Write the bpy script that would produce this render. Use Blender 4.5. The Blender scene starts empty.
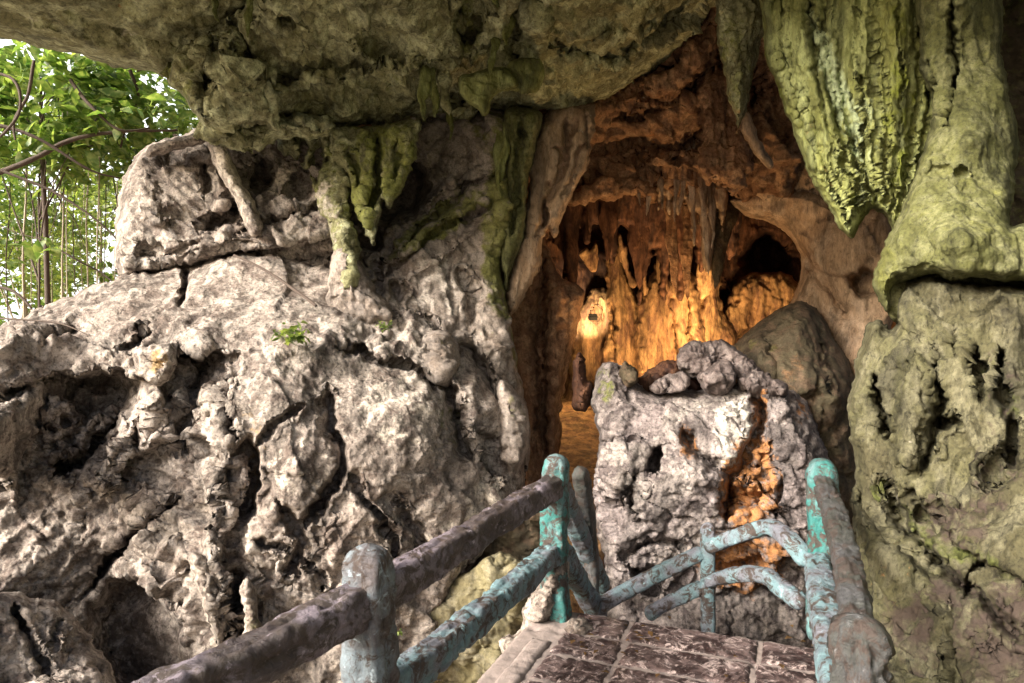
import bpy, math, random
import numpy as np
from mathutils import Vector
PI = math.pi
F = 683.0
CX, CY = 512.0, 341.5
EYE = 1.6
scene = bpy.context.scene
col = scene.collection
rnd = random.Random(7)
rng = np.random.default_rng(11)

# ------------------------------------------------------------------ camera, sky, sun, exposure
cam_d = bpy.data.cameras.new('camera')
cam = bpy.data.objects.new('camera', cam_d)
col.objects.link(cam)
cam.location = (0, 0, EYE)
cam.rotation_euler = (math.radians(90), 0, 0)
cam_d.sensor_width = 36.0
cam_d.lens = 36.0 * F / 1024.0
cam_d.clip_start = 0.05
cam_d.clip_end = 1000
scene.camera = cam

SUN_DIR = Vector((-0.78, -0.58, 0.50)).normalized()      # towards the sun
sun_el = math.asin(SUN_DIR.z)
sun_az = math.atan2(SUN_DIR.x, SUN_DIR.y)
world = bpy.data.worlds.new('World')
scene.world = world
world.use_nodes = True
wn = world.node_tree
bg = wn.nodes['Background']
sky = wn.nodes.new('ShaderNodeTexSky')
sky.sky_type = 'NISHITA'
sky.sun_disc = False
sky.sun_elevation = sun_el
sky.sun_rotation = sun_az
sky.air_density = 1.0
sky.dust_density = 9.0
sky.ozone_density = 0.3
# thin bright cloud and haze low over the wood
tcw = wn.nodes.new('ShaderNodeTexCoord'); sep = wn.nodes.new('ShaderNodeSeparateXYZ'); wn.links.new(tcw.outputs['Generated'], sep.inputs[0])
cn = wn.nodes.new('ShaderNodeTexNoise'); cn.inputs['Scale'].default_value = 2.5; cn.inputs['Detail'].default_value = 4; wn.links.new(tcw.outputs['Generated'], cn.inputs['Vector'])
ma = wn.nodes.new('ShaderNodeMath'); ma.operation = 'MULTIPLY_ADD'; wn.links.new(cn.outputs[0], ma.inputs[0]); ma.inputs[1].default_value = .35; wn.links.new(sep.outputs[2], ma.inputs[2])
cr = wn.nodes.new('ShaderNodeValToRGB'); cr.color_ramp.elements[0].position = .55; cr.color_ramp.elements[0].color = (1, 1, 1, 1); cr.color_ramp.elements[1].position = .85; cr.color_ramp.elements[1].color = (0, 0, 0, 1)
wn.links.new(ma.outputs[0], cr.inputs[0])
mxw = wn.nodes.new('ShaderNodeMix'); mxw.data_type = 'RGBA'; vd = wn.nodes.new('ShaderNodeVectorMath'); vd.operation = 'DOT_PRODUCT'; wn.links.new(tcw.outputs['Generated'], vd.inputs[0]); vd.inputs[1].default_value = (-.62, .77, .12)
mr = wn.nodes.new('ShaderNodeMapRange'); mr.inputs[1].default_value = .45; mr.inputs[2].default_value = .85; wn.links.new(vd.outputs['Value'], mr.inputs[0])
mm = wn.nodes.new('ShaderNodeMath'); mm.operation = 'MULTIPLY'; wn.links.new(cr.outputs[0], mm.inputs[0]); wn.links.new(mr.outputs[0], mm.inputs[1]); wn.links.new(mm.outputs[0], mxw.inputs[0]); wn.links.new(sky.outputs[0], mxw.inputs[6]); mxw.inputs[7].default_value = (9.5, 9.7, 9.8, 1)
wn.links.new(mxw.outputs[2], bg.inputs[0])
bg.inputs[1].default_value = 0.095
sd = bpy.data.lights.new('sun', 'SUN')
sd.energy = 3.3
sd.angle = math.radians(24)
sd.color = (1.0, 0.94, 0.86)
sun = bpy.data.objects.new('sun', sd)
col.objects.link(sun)
sun.rotation_euler = SUN_DIR.to_track_quat('Z', 'Y').to_euler()
scene.view_settings.view_transform = 'Standard'
scene.view_settings.look = 'None'
scene.view_settings.gamma = 1
scene.view_settings.use_curve_mapping = False
scene.view_settings.exposure = 1.55
scene.cycles.use_denoising = True
scene.cycles.max_bounces = 6
scene.cycles.diffuse_bounces = 4
scene.cycles.glossy_bounces = 2
scene.cycles.transmission_bounces = 3
scene.cycles.sample_clamp_indirect = 6

# ------------------------------------------------------------------ numpy noise
_pr = np.random.default_rng(3)
_perm = np.concatenate([_pr.permutation(256)] * 3).astype(np.int64)
_g = _pr.normal(size=(256, 3)); _g /= np.linalg.norm(_g, axis=1)[:, None]

def perlin(p):
    i = np.floor(p).astype(np.int64); f = p - i; i &= 255
    u = f * f * f * (f * (f * 6 - 15) + 10)
    out = 0
    for dx in (0, 1):
        wx = u[:, 0] if dx else 1 - u[:, 0]
        hx = _perm[i[:, 0] + dx]
        for dy in (0, 1):
            wy = u[:, 1] if dy else 1 - u[:, 1]
            hy = _perm[hx + i[:, 1] + dy]
            for dz in (0, 1):
                wz = u[:, 2] if dz else 1 - u[:, 2]
                g = _g[_perm[hy + i[:, 2] + dz]]
                d = g[:, 0] * (f[:, 0] - dx) + g[:, 1] * (f[:, 1] - dy) + g[:, 2] * (f[:, 2] - dz)
                out = out + wx * wy * wz * d
    return out * 1.5

def fbm(p, o=4, gain=.5):
    s = 0; a = 1; t = 0
    for k in range(o):
        s = s + a * perlin(p * 2.03 ** k + 17.3 * k); t += a; a *= gain
    return s / t

def ridged(p, o=4, gain=.5):                    # 0..1, sharp crests at 1
    s = 0; a = 1; t = 0
    for k in range(o):
        s = s + a * (1 - np.abs(perlin(p * 2.07 ** k + 9.1 * k)) * 1.6); t += a; a *= gain
    return s / t

def cells(p):                                   # F1, F2
    i = np.floor(p).astype(np.int64)
    f1 = np.full(len(p), 9.); f2 = np.full(len(p), 9.)
    for dx in (-1, 0, 1):
        for dy in (-1, 0, 1):
            for dz in (-1, 0, 1):
                c = i + (dx, dy, dz); m = c & 255
                h = _perm[_perm[_perm[m[:, 0]] + m[:, 1]] + m[:, 2]]
                q = c + .5 + _g[h] * .5
                d = np.linalg.norm(q - p, axis=1)
                f2 = np.where(d < f1, f1, np.minimum(f2, d)); f1 = np.minimum(f1, d)
    return f1, f2

def planes(p):                                  # broken faces: every cell is a tilted plane with its own level
    i = np.floor(p).astype(np.int64)
    f1 = np.full(len(p), 9.); val = np.zeros(len(p))
    for dx in (-1, 0, 1):
        for dy in (-1, 0, 1):
            for dz in (-1, 0, 1):
                c = i + (dx, dy, dz); m = c & 255
                h = _perm[_perm[_perm[m[:, 0]] + m[:, 1]] + m[:, 2]]
                e = p - (c + .5 + _g[h] * .45)
                d = (e * e).sum(1); k = d < f1
                val = np.where(k, (e * _g[(h * 7 + 3) & 255]).sum(1) * .9 + (_g[(h + 11) & 255][:, 0]) * .45, val); f1 = np.minimum(f1, d)
    return val

def sst(a, b, x):
    t = np.clip((x - a) / (b - a), 0, 1)
    return t * t * (3 - 2 * t)

# ------------------------------------------------------------------ pixel + distance -> point of the place
def at(px, py, Y):
    return np.array([(px - CX) / F * Y, Y, EYE - (py - CY) / F * Y])

def V(px, py, Y):
    return Vector(at(px, py, Y))

# ------------------------------------------------------------------ 2D helpers for relief outlines
def smooth_poly(pts, n=5, closed=True):
    P = np.array(pts, float); m = len(P); out = []
    rngi = range(m) if closed else range(m - 1)
    for k in rngi:
        if closed:
            a, b, c, d = P[k - 1], P[k], P[(k + 1) % m], P[(k + 2) % m]
        else:
            a, b, c, d = P[max(k - 1, 0)], P[k], P[k + 1], P[min(k + 2, m - 1)]
        for t in np.arange(n) / n:
            out.append(.5 * ((2 * b) + (c - a) * t + (2 * a - 5 * b + 4 * c - d) * t * t + (3 * b - a - 3 * c + d) * t ** 3))
    if not closed: out.append(P[-1])
    return np.array(out)

def seg_dist(x, y, P, closed):
    """distance to a polyline, side (cross sign) of the nearest segment, param 0..1 along"""
    best = np.full(x.shape, 1e9); side = np.zeros_like(x); par = np.zeros_like(x)
    n = len(P); m = n if closed else n - 1
    for k in range(m):
        a = P[k]; b = P[(k + 1) % n]; ab = b - a; L = ab @ ab
        if L < 1e-9: continue
        t = np.clip(((x - a[0]) * ab[0] + (y - a[1]) * ab[1]) / L, 0, 1)
        ex = x - a[0] - t * ab[0]; ey = y - a[1] - t * ab[1]
        d = np.hypot(ex, ey); c = d < best
        best = np.where(c, d, best)
        side = np.where(c, np.sign(ab[0] * (y - a[1]) - ab[1] * (x - a[0])), side)
        par = np.where(c, (k + t) / m, par)
    return best, side, par

def inside(x, y, P):
    r = np.zeros(x.shape, bool); n = len(P)
    for k in range(n):
        x1, y1 = P[k]; x2, y2 = P[(k + 1) % n]
        if y1 == y2: continue
        c = ((y1 > y) != (y2 > y)) & (x < (x2 - x1) * (y - y1) / (y2 - y1) + x1)
        r ^= c
    return r

def surf_fit(ctrl):
    """smooth surface Y(px,py) through control points"""
    C = np.array(ctrl, float); n = len(C); S = 100.
    X = C[:, :2] / S
    if n < 3: return lambda x, y: np.full(x.shape, C[:, 2].mean())
    K = np.linalg.norm(X[:, None] - X[None], axis=2)
    A = np.zeros((n + 3, n + 3)); A[:n, :n] = K - np.eye(n) * .05
    A[:n, n] = 1; A[:n, n + 1:] = X; A[n, :n] = 1; A[n + 1:, :n] = X.T
    try: w = np.linalg.solve(A, np.concatenate([C[:, 2], [0, 0, 0]]))
    except np.linalg.LinAlgError: w = np.linalg.lstsq(A, np.concatenate([C[:, 2], [0, 0, 0]]), rcond=None)[0]
    def f(x, y):
        o = w[n] + w[n + 1] * x / S + w[n + 2] * y / S
        for k in range(n): o = o + w[k] * np.hypot(x / S - X[k, 0], y / S - X[k, 1])
        return o
    return f

def noise2(x, y, s, seed, o=3):
    return fbm(np.stack([x.ravel() / s, y.ravel() / s, np.full(x.size, seed * 3.7)], 1), o).reshape(x.shape)

_a = math.radians(32)
TILT = np.array([[math.cos(_a), 0, math.sin(_a)], [0, 1, 0], [-math.sin(_a), 0, math.cos(_a)]])
_b = math.radians(-50)
FOLD = np.array([[math.cos(_b), 0, math.sin(_b)], [0, 1, 0], [-math.sin(_b), 0, math.cos(_b)]])
ATTRS = ('moss', 'rust', 'pale', 'dark')  # pale and dark partly carry painted sunlight and shade on the outcrop

def lobe(poly, ctrl, T=.5, edge=40, feats=(), disp=(), step=2., rough=3., warp=3., paint=(), seed=0, Tb=None, smooth=True, yoff=0.):
    """one closed rounded mass of rock: outline, distance of its face, thickness, carved features, surface noise"""
    P = smooth_poly(poly) if smooth else np.array(poly, float)
    x0, y0 = P.min(0) - 3 * step - rough; x1, y1 = P.max(0) + 3 * step + rough
    gx = np.arange(x0, x1, step); gy = np.arange(y0, y1, step)
    x, y = np.meshgrid(gx, gy)
    d, _, _ = seg_dist(x, y, P, True)
    sd_ = np.where(inside(x, y, P), d, -d)
    if rough: sd_ = sd_ + rough * 2 * noise2(x, y, 26, seed + 1, 4) + rough * .8 * noise2(x, y, 7, seed + 2, 2)
    gyy, gxx = np.gradient(sd_, step)
    gl = gxx ** 2 + gyy ** 2 + 1e-4; gl = np.maximum(gl, .25)
    keep = sd_ > -1.5 * step
    out = keep & (sd_ <= 0.35 * step)
    x = np.where(out, x - sd_ * gxx / gl, x); y = np.where(out, y - sd_ * gyy / gl, y)
    sdc = np.where(out, 0, sd_)
    wx = x + warp * 2.2 * noise2(x, y, 22, seed + 5, 3) + 4 * noise2(x, y, 8, seed + 3, 2); wy = y + warp * 2.2 * noise2(x, y, 22, seed + 6, 3) + 4 * noise2(x, y, 8, seed + 4, 2)
    D = surf_fit(ctrl)(x, y) + yoff
    t = np.clip(sdc / edge, 0, 1)
    prof = np.sqrt(np.maximum(0, 1 - (1 - t) ** 2))
    carve = np.zeros_like(x)
    for f in feats:
        k = f[0]
        if k in ('crack', 'ridge'):
            pl = smooth_poly(f[1], 4, False) if len(f[1]) > 2 else np.array(f[1], float)
            dd, _, pr = seg_dist(wx, wy, pl, False)
            taper = np.clip(np.minimum(pr, 1 - pr) * 6 + .25, 0, 1)
            w = f[2] * (.65 if k == 'crack' else 1) * taper * (1 + .5 * noise2(x, y, 30, seed + 8, 2))
            a = f[3] * taper * (1.1 if k == 'crack' else 1)
            v = a * np.exp(-(dd / w) ** 2)
            carve += v if k == 'crack' else -v
        elif k == 'step':                        # the right-hand side of the line falls back
            pl = smooth_poly(f[1], 4, False)
            dd, s, pr = seg_dist(wx, wy, pl, False)
            sg = dd * s * (f[4] if len(f) > 4 else 1)
            taper = np.clip(np.minimum(pr, 1 - pr) * 6, 0, 1)
            carve += f[3] * taper * sst(-1.5, 2.0, sg) * np.exp(-np.maximum(sg, 0) / f[2])
        elif k in ('hole', 'bump'):
            _, cx, cy, rx, ry, rot, dep = f[:7]
            c, s_ = math.cos(math.radians(rot)), math.sin(math.radians(rot))
            ux = ((wx - cx) * c + (wy - cy) * s_) / rx; uy = (-(wx - cx) * s_ + (wy - cy) * c) / ry
            r = np.hypot(ux, uy)
            if k == 'hole': carve += dep * (1 - sst(.62, 1.1, r))
            else: carve -= dep * np.sqrt(np.maximum(0, 1 - r * r))
    front = D + T * (1 - prof) + carve * np.clip(sdc / 6, 0, 1)
    back = D + T + (Tb if Tb is not None else T * .8) * prof + .02
    back = np.maximum(back, front + .02 * prof)
    k = keep[:-1, :-1] & keep[1:, :-1] & keep[:-1, 1:] & keep[1:, 1:] & ((sd_[:-1, :-1] > 0) | (sd_[1:, 1:] > 0) | (sd_[1:, :-1] > 0) | (sd_[:-1, 1:] > 0))
    ny, nx = x.shape
    idx = np.arange(nx * ny).reshape(ny, nx)
    q = np.stack([idx[:-1, :-1][k], idx[1:, :-1][k], idx[1:, 1:][k], idx[:-1, 1:][k]], 1)     # faces the camera
    used = np.unique(q)
    remap = np.full(nx * ny, -1); remap[used] = np.arange(len(used))
    q = remap[q]
    fx, fy, fs = x.ravel()[used], y.ravel()[used], sdc.ravel()[used]
    fY, bY = front.ravel()[used], back.ravel()[used]
    vf = np.stack([(fx - CX) / F * fY, fY, EYE - (fy - CY) / F * fY], 1)
    # normals of the front sheet
    e1 = vf[q[:, 2]] - vf[q[:, 0]]; e2 = vf[q[:, 3]] - vf[q[:, 1]]
    fn = np.cross(e1, e2); N = np.zeros_like(vf)
    for j in range(4): np.add.at(N, q[:, j], fn)
    N /= np.linalg.norm(N, axis=1)[:, None] + 1e-12
    # surface relief in world space
    off = np.zeros(len(vf))
    so = np.array([seed * 5.31, seed * 2.17, seed * 3.3])
    for dd in disp:
        kind, amp, sc = dd[0], dd[1], np.array(dd[2], float) if np.ndim(dd[2]) else np.full(3, float(dd[2]))
        p = vf * sc + so
        if len(dd) > 3 and dd[3]: p = p + dd[3] * np.stack([fbm(p * .7 + 31, 2), fbm(p * .7 + 57, 2), fbm(p * .7 + 91, 2)], 1)
        if kind == 'fbm': v = fbm(p, 5)
        elif kind == 'ridge': v = ridged(p, 5) - .6
        elif kind == 'crease': v = -(ridged(p, 3) - .2) ** 4 * 1.6 + .25
        elif kind == 'facet': f1, f2 = cells(p); v = .5 - f1
        elif kind == 'plane': v = planes(p)
        elif kind == 'tplane': v = planes((vf @ TILT) * sc + so + (dd[3] if len(dd) > 3 else 0) * np.stack([fbm(vf * sc * .9 + 31, 2), fbm(vf * sc * .9 + 57, 2), fbm(vf * sc * .9 + 91, 2)], 1))
        elif kind == 'fold': v = ridged((vf @ FOLD) * sc + so + .5 * np.stack([fbm(vf * 1.1 + 31, 2), fbm(vf * 1.1 + 57, 2), fbm(vf * 1.1 + 91, 2)], 1), 4) - .6
        elif kind == 'fissure': f1, f2 = cells((vf @ TILT) * sc + so + .35 * np.stack([fbm(vf * sc * 1.5 + 31, 3), fbm(vf * sc * 1.5 + 57, 3), fbm(vf * sc * 1.5 + 91, 3)], 1)); v = -np.exp(-((f2 - f1) / .035) ** 1.0)
        elif kind == 'crackle': f1, f2 = cells(p); v = -np.exp(-((f2 - f1) / .07) ** 2)
        elif kind == 'pits': v = -sst(.12, .42, fbm(p, 3))
        elif kind == 'bubbles': f1, f2 = cells(p); v = np.sqrt(np.maximum(0, .6 - f1 * f1)) - .4
        elif kind == 'terrace':
            h = fbm(p, 3) * 4; fr = h - np.floor(h); v = (np.floor(h) + sst(.35, .65, fr)) / 4
        off += amp * v
    for pt in paint:
        if pt[0] == 'calm':
            c, s_ = math.cos(math.radians(pt[5])), math.sin(math.radians(pt[5]))
            r_ = np.hypot(((fx - pt[1]) * c + (fy - pt[2]) * s_) / pt[3], (-(fx - pt[1]) * s_ + (fy - pt[2]) * c) / pt[4])
            off = off * (1 - pt[6] * (1 - sst(.5, 1.2, r_)))
    vd_ = vf - np.array([0, 0, EYE]); vd_ /= np.linalg.norm(vd_, axis=1)[:, None]
    steep = np.clip(np.abs((N * vd_).sum(1)) * 1.7, .12, 1)         # keep carved cliffs from tearing
    fade = (.35 + .65 * np.clip(fs / 8, 0, 1)) * steep
    vf = vf + N * (off * fade)[:, None]
    # the back sheet: coarse copy of the same grid, sharing the rim
    rim = fs <= 0
    bi = np.where(rim, np.arange(len(used)), -1)
    nb = (~rim).sum(); bi[~rim] = len(used) + np.arange(nb)
    vb = np.stack([(fx - CX) / F * bY, bY, EYE - (fy - CY) / F * bY], 1)[~rim]
    qb = bi[q][:, ::-1]
    verts = np.concatenate([vf, vb]); faces = np.concatenate([q, qb])
    at_ = {}
    for a in ATTRS:
        m = np.zeros(len(fx))
        for pt in paint:
            if pt[0] != a: continue
            _, cx, cy, rx, ry, rot, st = pt
            c, s_ = math.cos(math.radians(rot)), math.sin(math.radians(rot))
            ux = ((fx - cx) * c + (fy - cy) * s_) / rx; uy = (-(fx - cx) * s_ + (fy - cy) * c) / ry
            m = np.maximum(m, st * (1 - sst(.45, 1.15, np.hypot(ux, uy))))
        at_[a] = np.concatenate([m, m[~rim]])
    return verts, faces, at_

def mesh_obj(name, parts, mat, parent=None, smooth=True):
    vs, fs, n = [], [], 0
    ats = {a: [] for a in ATTRS}
    for p in parts:
        vs.append(p[0]); fs.append(p[1] + n); n += len(p[0])
        for a in ATTRS: ats[a].append(p[2][a] if len(p) > 2 and p[2] is not None else np.zeros(len(p[0])))
    v = np.concatenate(vs); f = np.concatenate(fs)
    me = bpy.data.meshes.new(name)
    me.vertices.add(len(v)); me.vertices.foreach_set('co', v.astype(np.float32).ravel())
    k = f.shape[1]
    me.loops.add(f.size); me.loops.foreach_set('vertex_index', f.astype(np.int32).ravel())
    me.polygons.add(len(f)); me.polygons.foreach_set('loop_start', np.arange(0, f.size, k, dtype=np.int32))
    try: me.polygons.foreach_set('loop_total', np.full(len(f), k, dtype=np.int32))
    except Exception: pass
    me.polygons.foreach_set('use_smooth', np.full(len(f), smooth))
    me.update(calc_edges=True); me.validate()
    for a in ATTRS:
        arr = np.concatenate(ats[a])
        if arr.max() > 0 and len(me.vertices) == len(arr):
            at_ = me.attributes.new(a, 'FLOAT', 'POINT'); at_.data.foreach_set('value', arr.astype(np.float32))
    me.materials.append(mat)
    o = bpy.data.objects.new(name, me); col.objects.link(o)
    if parent: o.parent = parent
    return o

def tag(o, label=None, cat=None, group=None, kind=None):
    if label: o['label'] = label
    if cat: o['category'] = cat
    if group: o['group'] = group
    if kind: o['kind'] = kind
    return o

def empty(name, loc=(0, 0, 0)):
    o = bpy.data.objects.new(name, None); col.objects.link(o); o.location = loc; o.empty_display_size = .1
    return o

# ------------------------------------------------------------------ materials
class NT:
    def __init__(s, name):
        s.m = bpy.data.materials.new(name); s.m.use_nodes = True; s.t = s.m.node_tree; s.b = s.t.nodes['Principled BSDF']
        s.co = s.t.nodes.new('ShaderNodeNewGeometry').outputs['Position']
    def n(s, kind, **kw):
        o = s.t.nodes.new(kind)
        for k, v in kw.items(): setattr(o, k, v)
        return o
    def link(s, a, b): s.t.links.new(a, b)
    def noise(s, scale, detail=4, rough=.6, vec=None, dist=0., stretch=None):
        v = vec or s.co
        if stretch is not None:
            mp = s.n('ShaderNodeMapping'); mp.inputs['Scale'].default_value = stretch[0:3]
            if len(stretch) > 3: mp.inputs['Rotation'].default_value = (0, math.radians(stretch[3]), 0)
            s.link(v, mp.inputs[0]); v = mp.outputs[0]
        t = s.n('ShaderNodeTexNoise'); t.inputs['Scale'].default_value = scale; t.inputs['Detail'].default_value = detail
        t.inputs['Roughness'].default_value = rough; t.inputs['Distortion'].default_value = dist
        s.link(v, t.inputs['Vector']); return t.outputs[0]
    def voro(s, scale, feature='DISTANCE_TO_EDGE', stretch=None):
        v = s.co
        if stretch is not None:
            mp = s.n('ShaderNodeMapping'); mp.inputs['Scale'].default_value = stretch; s.link(v, mp.inputs[0]); v = mp.outputs[0]
        t = s.n('ShaderNodeTexVoronoi'); t.feature = feature; t.inputs['Scale'].default_value = scale
        s.link(v, t.inputs['Vector']); return t.outputs['Distance']
    def ramp(s, f, stops):
        r = s.n('ShaderNodeValToRGB'); e = r.color_ramp.elements
        while len(e) < len(stops): e.new(.5)
        for k, (p, c) in enumerate(stops):
            e[k].position = p; e[k].color = (c, c, c, 1) if np.isscalar(c) else (*c, 1)
        s.link(f, r.inputs[0]); return r.outputs[0]
    def mix(s, f, a, b, mode='MIX'):
        x = s.n('ShaderNodeMix', data_type='RGBA', blend_type=mode)
        for v, i in ((f, 0), (a, 6), (b, 7)):
            if isinstance(v, (int, float)): x.inputs[i].default_value = v if i == 0 else (v, v, v, 1)
            elif isinstance(v, tuple): x.inputs[i].default_value = (*v, 1)
            else: s.link(v, x.inputs[i])
        return x.outputs[2]
    def math(s, op, a, b=0., clamp=False):
        x = s.n('ShaderNodeMath', operation=op); x.use_clamp = clamp
        for v, i in ((a, 0), (b, 1)):
            if isinstance(v, (int, float)): x.inputs[i].default_value = v
            else: s.link(v, x.inputs[i])
        return x.outputs[0]
    def attr(s, name):
        a = s.n('ShaderNodeAttribute'); a.attribute_name = name; return a.outputs['Fac']
    def bump(s, h, strength, dist, prev=None):
        b = s.n('ShaderNodeBump'); b.inputs['Strength'].default_value = strength; b.inputs['Distance'].default_value = dist
        s.link(h, b.inputs['Height'])
        if prev: s.link(prev, b.inputs['Normal'])
        return b.outputs[0]

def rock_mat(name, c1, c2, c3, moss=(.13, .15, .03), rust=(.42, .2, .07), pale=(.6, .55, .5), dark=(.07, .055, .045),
             base_moss=0., bump=1., rough=.8, fine=60., flow=None, mottle=.5, base_dark=0., spec=.3, streak=.8):
    n = NT(name)
    big = n.noise(1.3, 5, .6, dist=.6)
    mid = n.noise(7, 6, .7, dist=.4, stretch=flow)
    fin = n.noise(38, 5, .75, stretch=flow)
    c = n.mix(n.ramp(big, [(.38, 0.), (.62, 1.)]), c1, c2)
    c = n.mix(n.ramp(mid, [(.46, 0.), (.60, 1.)]), c, c3)
    sp = n.ramp(fin, [(.34, 1 - mottle), (.46, .88), (.66, 1.22)])
    fl = n.ramp(n.noise(95, 3, .8, stretch=flow), [(.34, .55), (.44, 1.)])
    sp = n.mix(1., sp, fl, 'MULTIPLY')
    c = n.mix(1., c, sp, 'MULTIPLY')
    st = n.ramp(n.noise(3.2, 5, .6, dist=.8, stretch=(1.6, 1.6, .35)), [(.38, .36), (.49, .92), (.64, 1.2)])
    c = n.mix(streak, c, st, 'MULTIPLY')
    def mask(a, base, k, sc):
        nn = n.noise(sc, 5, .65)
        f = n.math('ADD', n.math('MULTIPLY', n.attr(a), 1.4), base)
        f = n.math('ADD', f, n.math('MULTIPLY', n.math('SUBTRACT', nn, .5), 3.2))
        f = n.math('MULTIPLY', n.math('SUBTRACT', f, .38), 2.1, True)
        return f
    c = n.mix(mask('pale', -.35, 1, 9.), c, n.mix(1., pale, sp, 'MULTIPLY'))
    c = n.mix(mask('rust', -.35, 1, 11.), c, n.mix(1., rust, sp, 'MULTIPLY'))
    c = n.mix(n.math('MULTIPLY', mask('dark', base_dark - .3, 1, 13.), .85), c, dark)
    mc = n.mix(n.ramp(n.noise(15, 4, .7), [(.35, 0.), (.65, 1.)]), moss, tuple(min(1, v * 1.5) for v in moss))
    mc = n.mix(1., mc, sp, 'MULTIPLY')
    c = n.mix(n.math('MULTIPLY', mask('moss', base_moss - .35, 1, 7.), .8), c, mc)
    n.link(c, n.b.inputs['Base Color'])
    n.b.inputs['Roughness'].default_value = rough
    n.b.inputs['Specular IOR Level'].default_value = spec
    # warped facets and sharp crumpled ridges
    wv = n.n('ShaderNodeTexNoise'); wv.inputs['Scale'].default_value = 7; wv.inputs['Detail'].default_value = 3; n.link(n.co, wv.inputs['Vector'])
    ad = n.n('ShaderNodeVectorMath', operation='MULTIPLY_ADD'); n.link(wv.outputs[1], ad.inputs[0]); ad.inputs[1].default_value = (.12, .12, .12); n.link(n.co, ad.inputs[2])
    keep = n.co; n.co = ad.outputs[0]
    v1 = n.voro(11, 'F1', flow); v2 = n.voro(34, 'F1', flow); n.co = keep
    rg = n.n('ShaderNodeTexNoise'); rg.noise_type = 'RIDGED_MULTIFRACTAL'; rg.normalize = True
    rg.inputs['Scale'].default_value = 9; rg.inputs['Detail'].default_value = 7; rg.inputs['Roughness'].default_value = .75
    if flow is not None:
        mp = n.n('ShaderNodeMapping'); mp.inputs['Scale'].default_value = flow; n.link(ad.outputs[0], mp.inputs[0]); n.link(mp.outputs[0], rg.inputs['Vector'])
    else: n.link(ad.outputs[0], rg.inputs['Vector'])
    b = n.bump(v1, .16 * bump, .05)
    b = n.bump(rg.outputs[0], .62 * bump, .045, b)
    b = n.bump(v2, .25 * bump, .014, b)
    b = n.bump(n.noise(fine, 6, .75, stretch=flow), .6 * bump, .010, b)
    n.link(b, n.b.inputs['Normal'])
    return n.m

M = {}
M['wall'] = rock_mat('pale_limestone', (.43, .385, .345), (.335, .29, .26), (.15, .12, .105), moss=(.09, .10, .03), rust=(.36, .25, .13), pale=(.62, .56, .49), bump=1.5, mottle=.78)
M['midwall'] = rock_mat('smooth_limestone', (.30, .26, .235), (.36, .315, .28), (.19, .155, .13), bump=1., mottle=.55, moss=(.13,.14,.03))
M['ceil'] = rock_mat('olive_ceiling_rock', (.29, .29, .155), (.17, .165, .085), (.46, .48, .30), moss=(.14, .155, .025), bump=1.3, mottle=.65, base_moss=.10)
M['drape'] = rock_mat('green_flowstone', (.19, .205, .06), (.13, .14, .045), (.26, .29, .12), moss=(.12, .14, .014), bump=1.1, mottle=.5, flow=(1, 1, .35), base_moss=.15, pale=(.32, .38, .22))
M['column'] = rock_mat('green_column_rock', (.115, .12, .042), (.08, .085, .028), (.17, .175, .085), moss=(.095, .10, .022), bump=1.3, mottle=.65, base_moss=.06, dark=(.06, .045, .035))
M['brown'] = rock_mat('brown_cave_rock', (.28, .15, .08), (.17, .085, .045), (.38, .23, .13), bump=1., mottle=.5, rust=(.4, .17, .06))
M['tan'] = rock_mat('tan_flowstone', (.42, .30, .20), (.34, .23, .15), (.48, .36, .26), bump=.7, mottle=.4, flow=(1, 1, .3))
M['orange'] = rock_mat('ochre_flowstone', (.42, .27, .13), (.30, .17, .08), (.16, .085, .05), bump=1., mottle=.45, flow=(1, 1, .28), rust=(.45, .2, .08))
M['boulder'] = rock_mat('grey_boulder', (.345, .31, .29), (.25, .215, .215), (.12, .10, .10), rust=(.40, .19, .075), pale=(.58, .55, .50), bump=1.4, mottle=.75)
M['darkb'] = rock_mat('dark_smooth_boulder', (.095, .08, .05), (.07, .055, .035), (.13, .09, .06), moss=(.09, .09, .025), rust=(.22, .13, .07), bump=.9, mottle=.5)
M['umber'] = rock_mat('dark_umber_rock', (.07, .03, .018), (.035, .016, .012), (.13, .06, .032), bump=.9, mottle=.5, flow=(1, 1, .35))  # also puts the darkness of the chamber's unlit top into the colour
M['butt'] = rock_mat('mossy_grey_buttress', (.095, .092, .045), (.055, .05, .026), (.135, .128, .08), moss=(.06, .072, .014), bump=1.4, mottle=.7, base_moss=.04, dark=(.05, .035, .03), flow=(1, 1, .6))
M['stone'] = rock_mat('brownish_lilac_stone', (.17, .135, .13), (.12, .095, .09), (.26, .22, .21), bump=1.2, mottle=.65)
M['floor'] = rock_mat('trodden_cave_ground', (.24, .19, .13), (.20, .16, .12), (.30, .25, .18), bump=1., mottle=.5)
M['olive'] = rock_mat('olive_mud_rock', (.20, .18, .10), (.16, .14, .08), (.24, .22, .15), bump=.6, mottle=.3)

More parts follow.
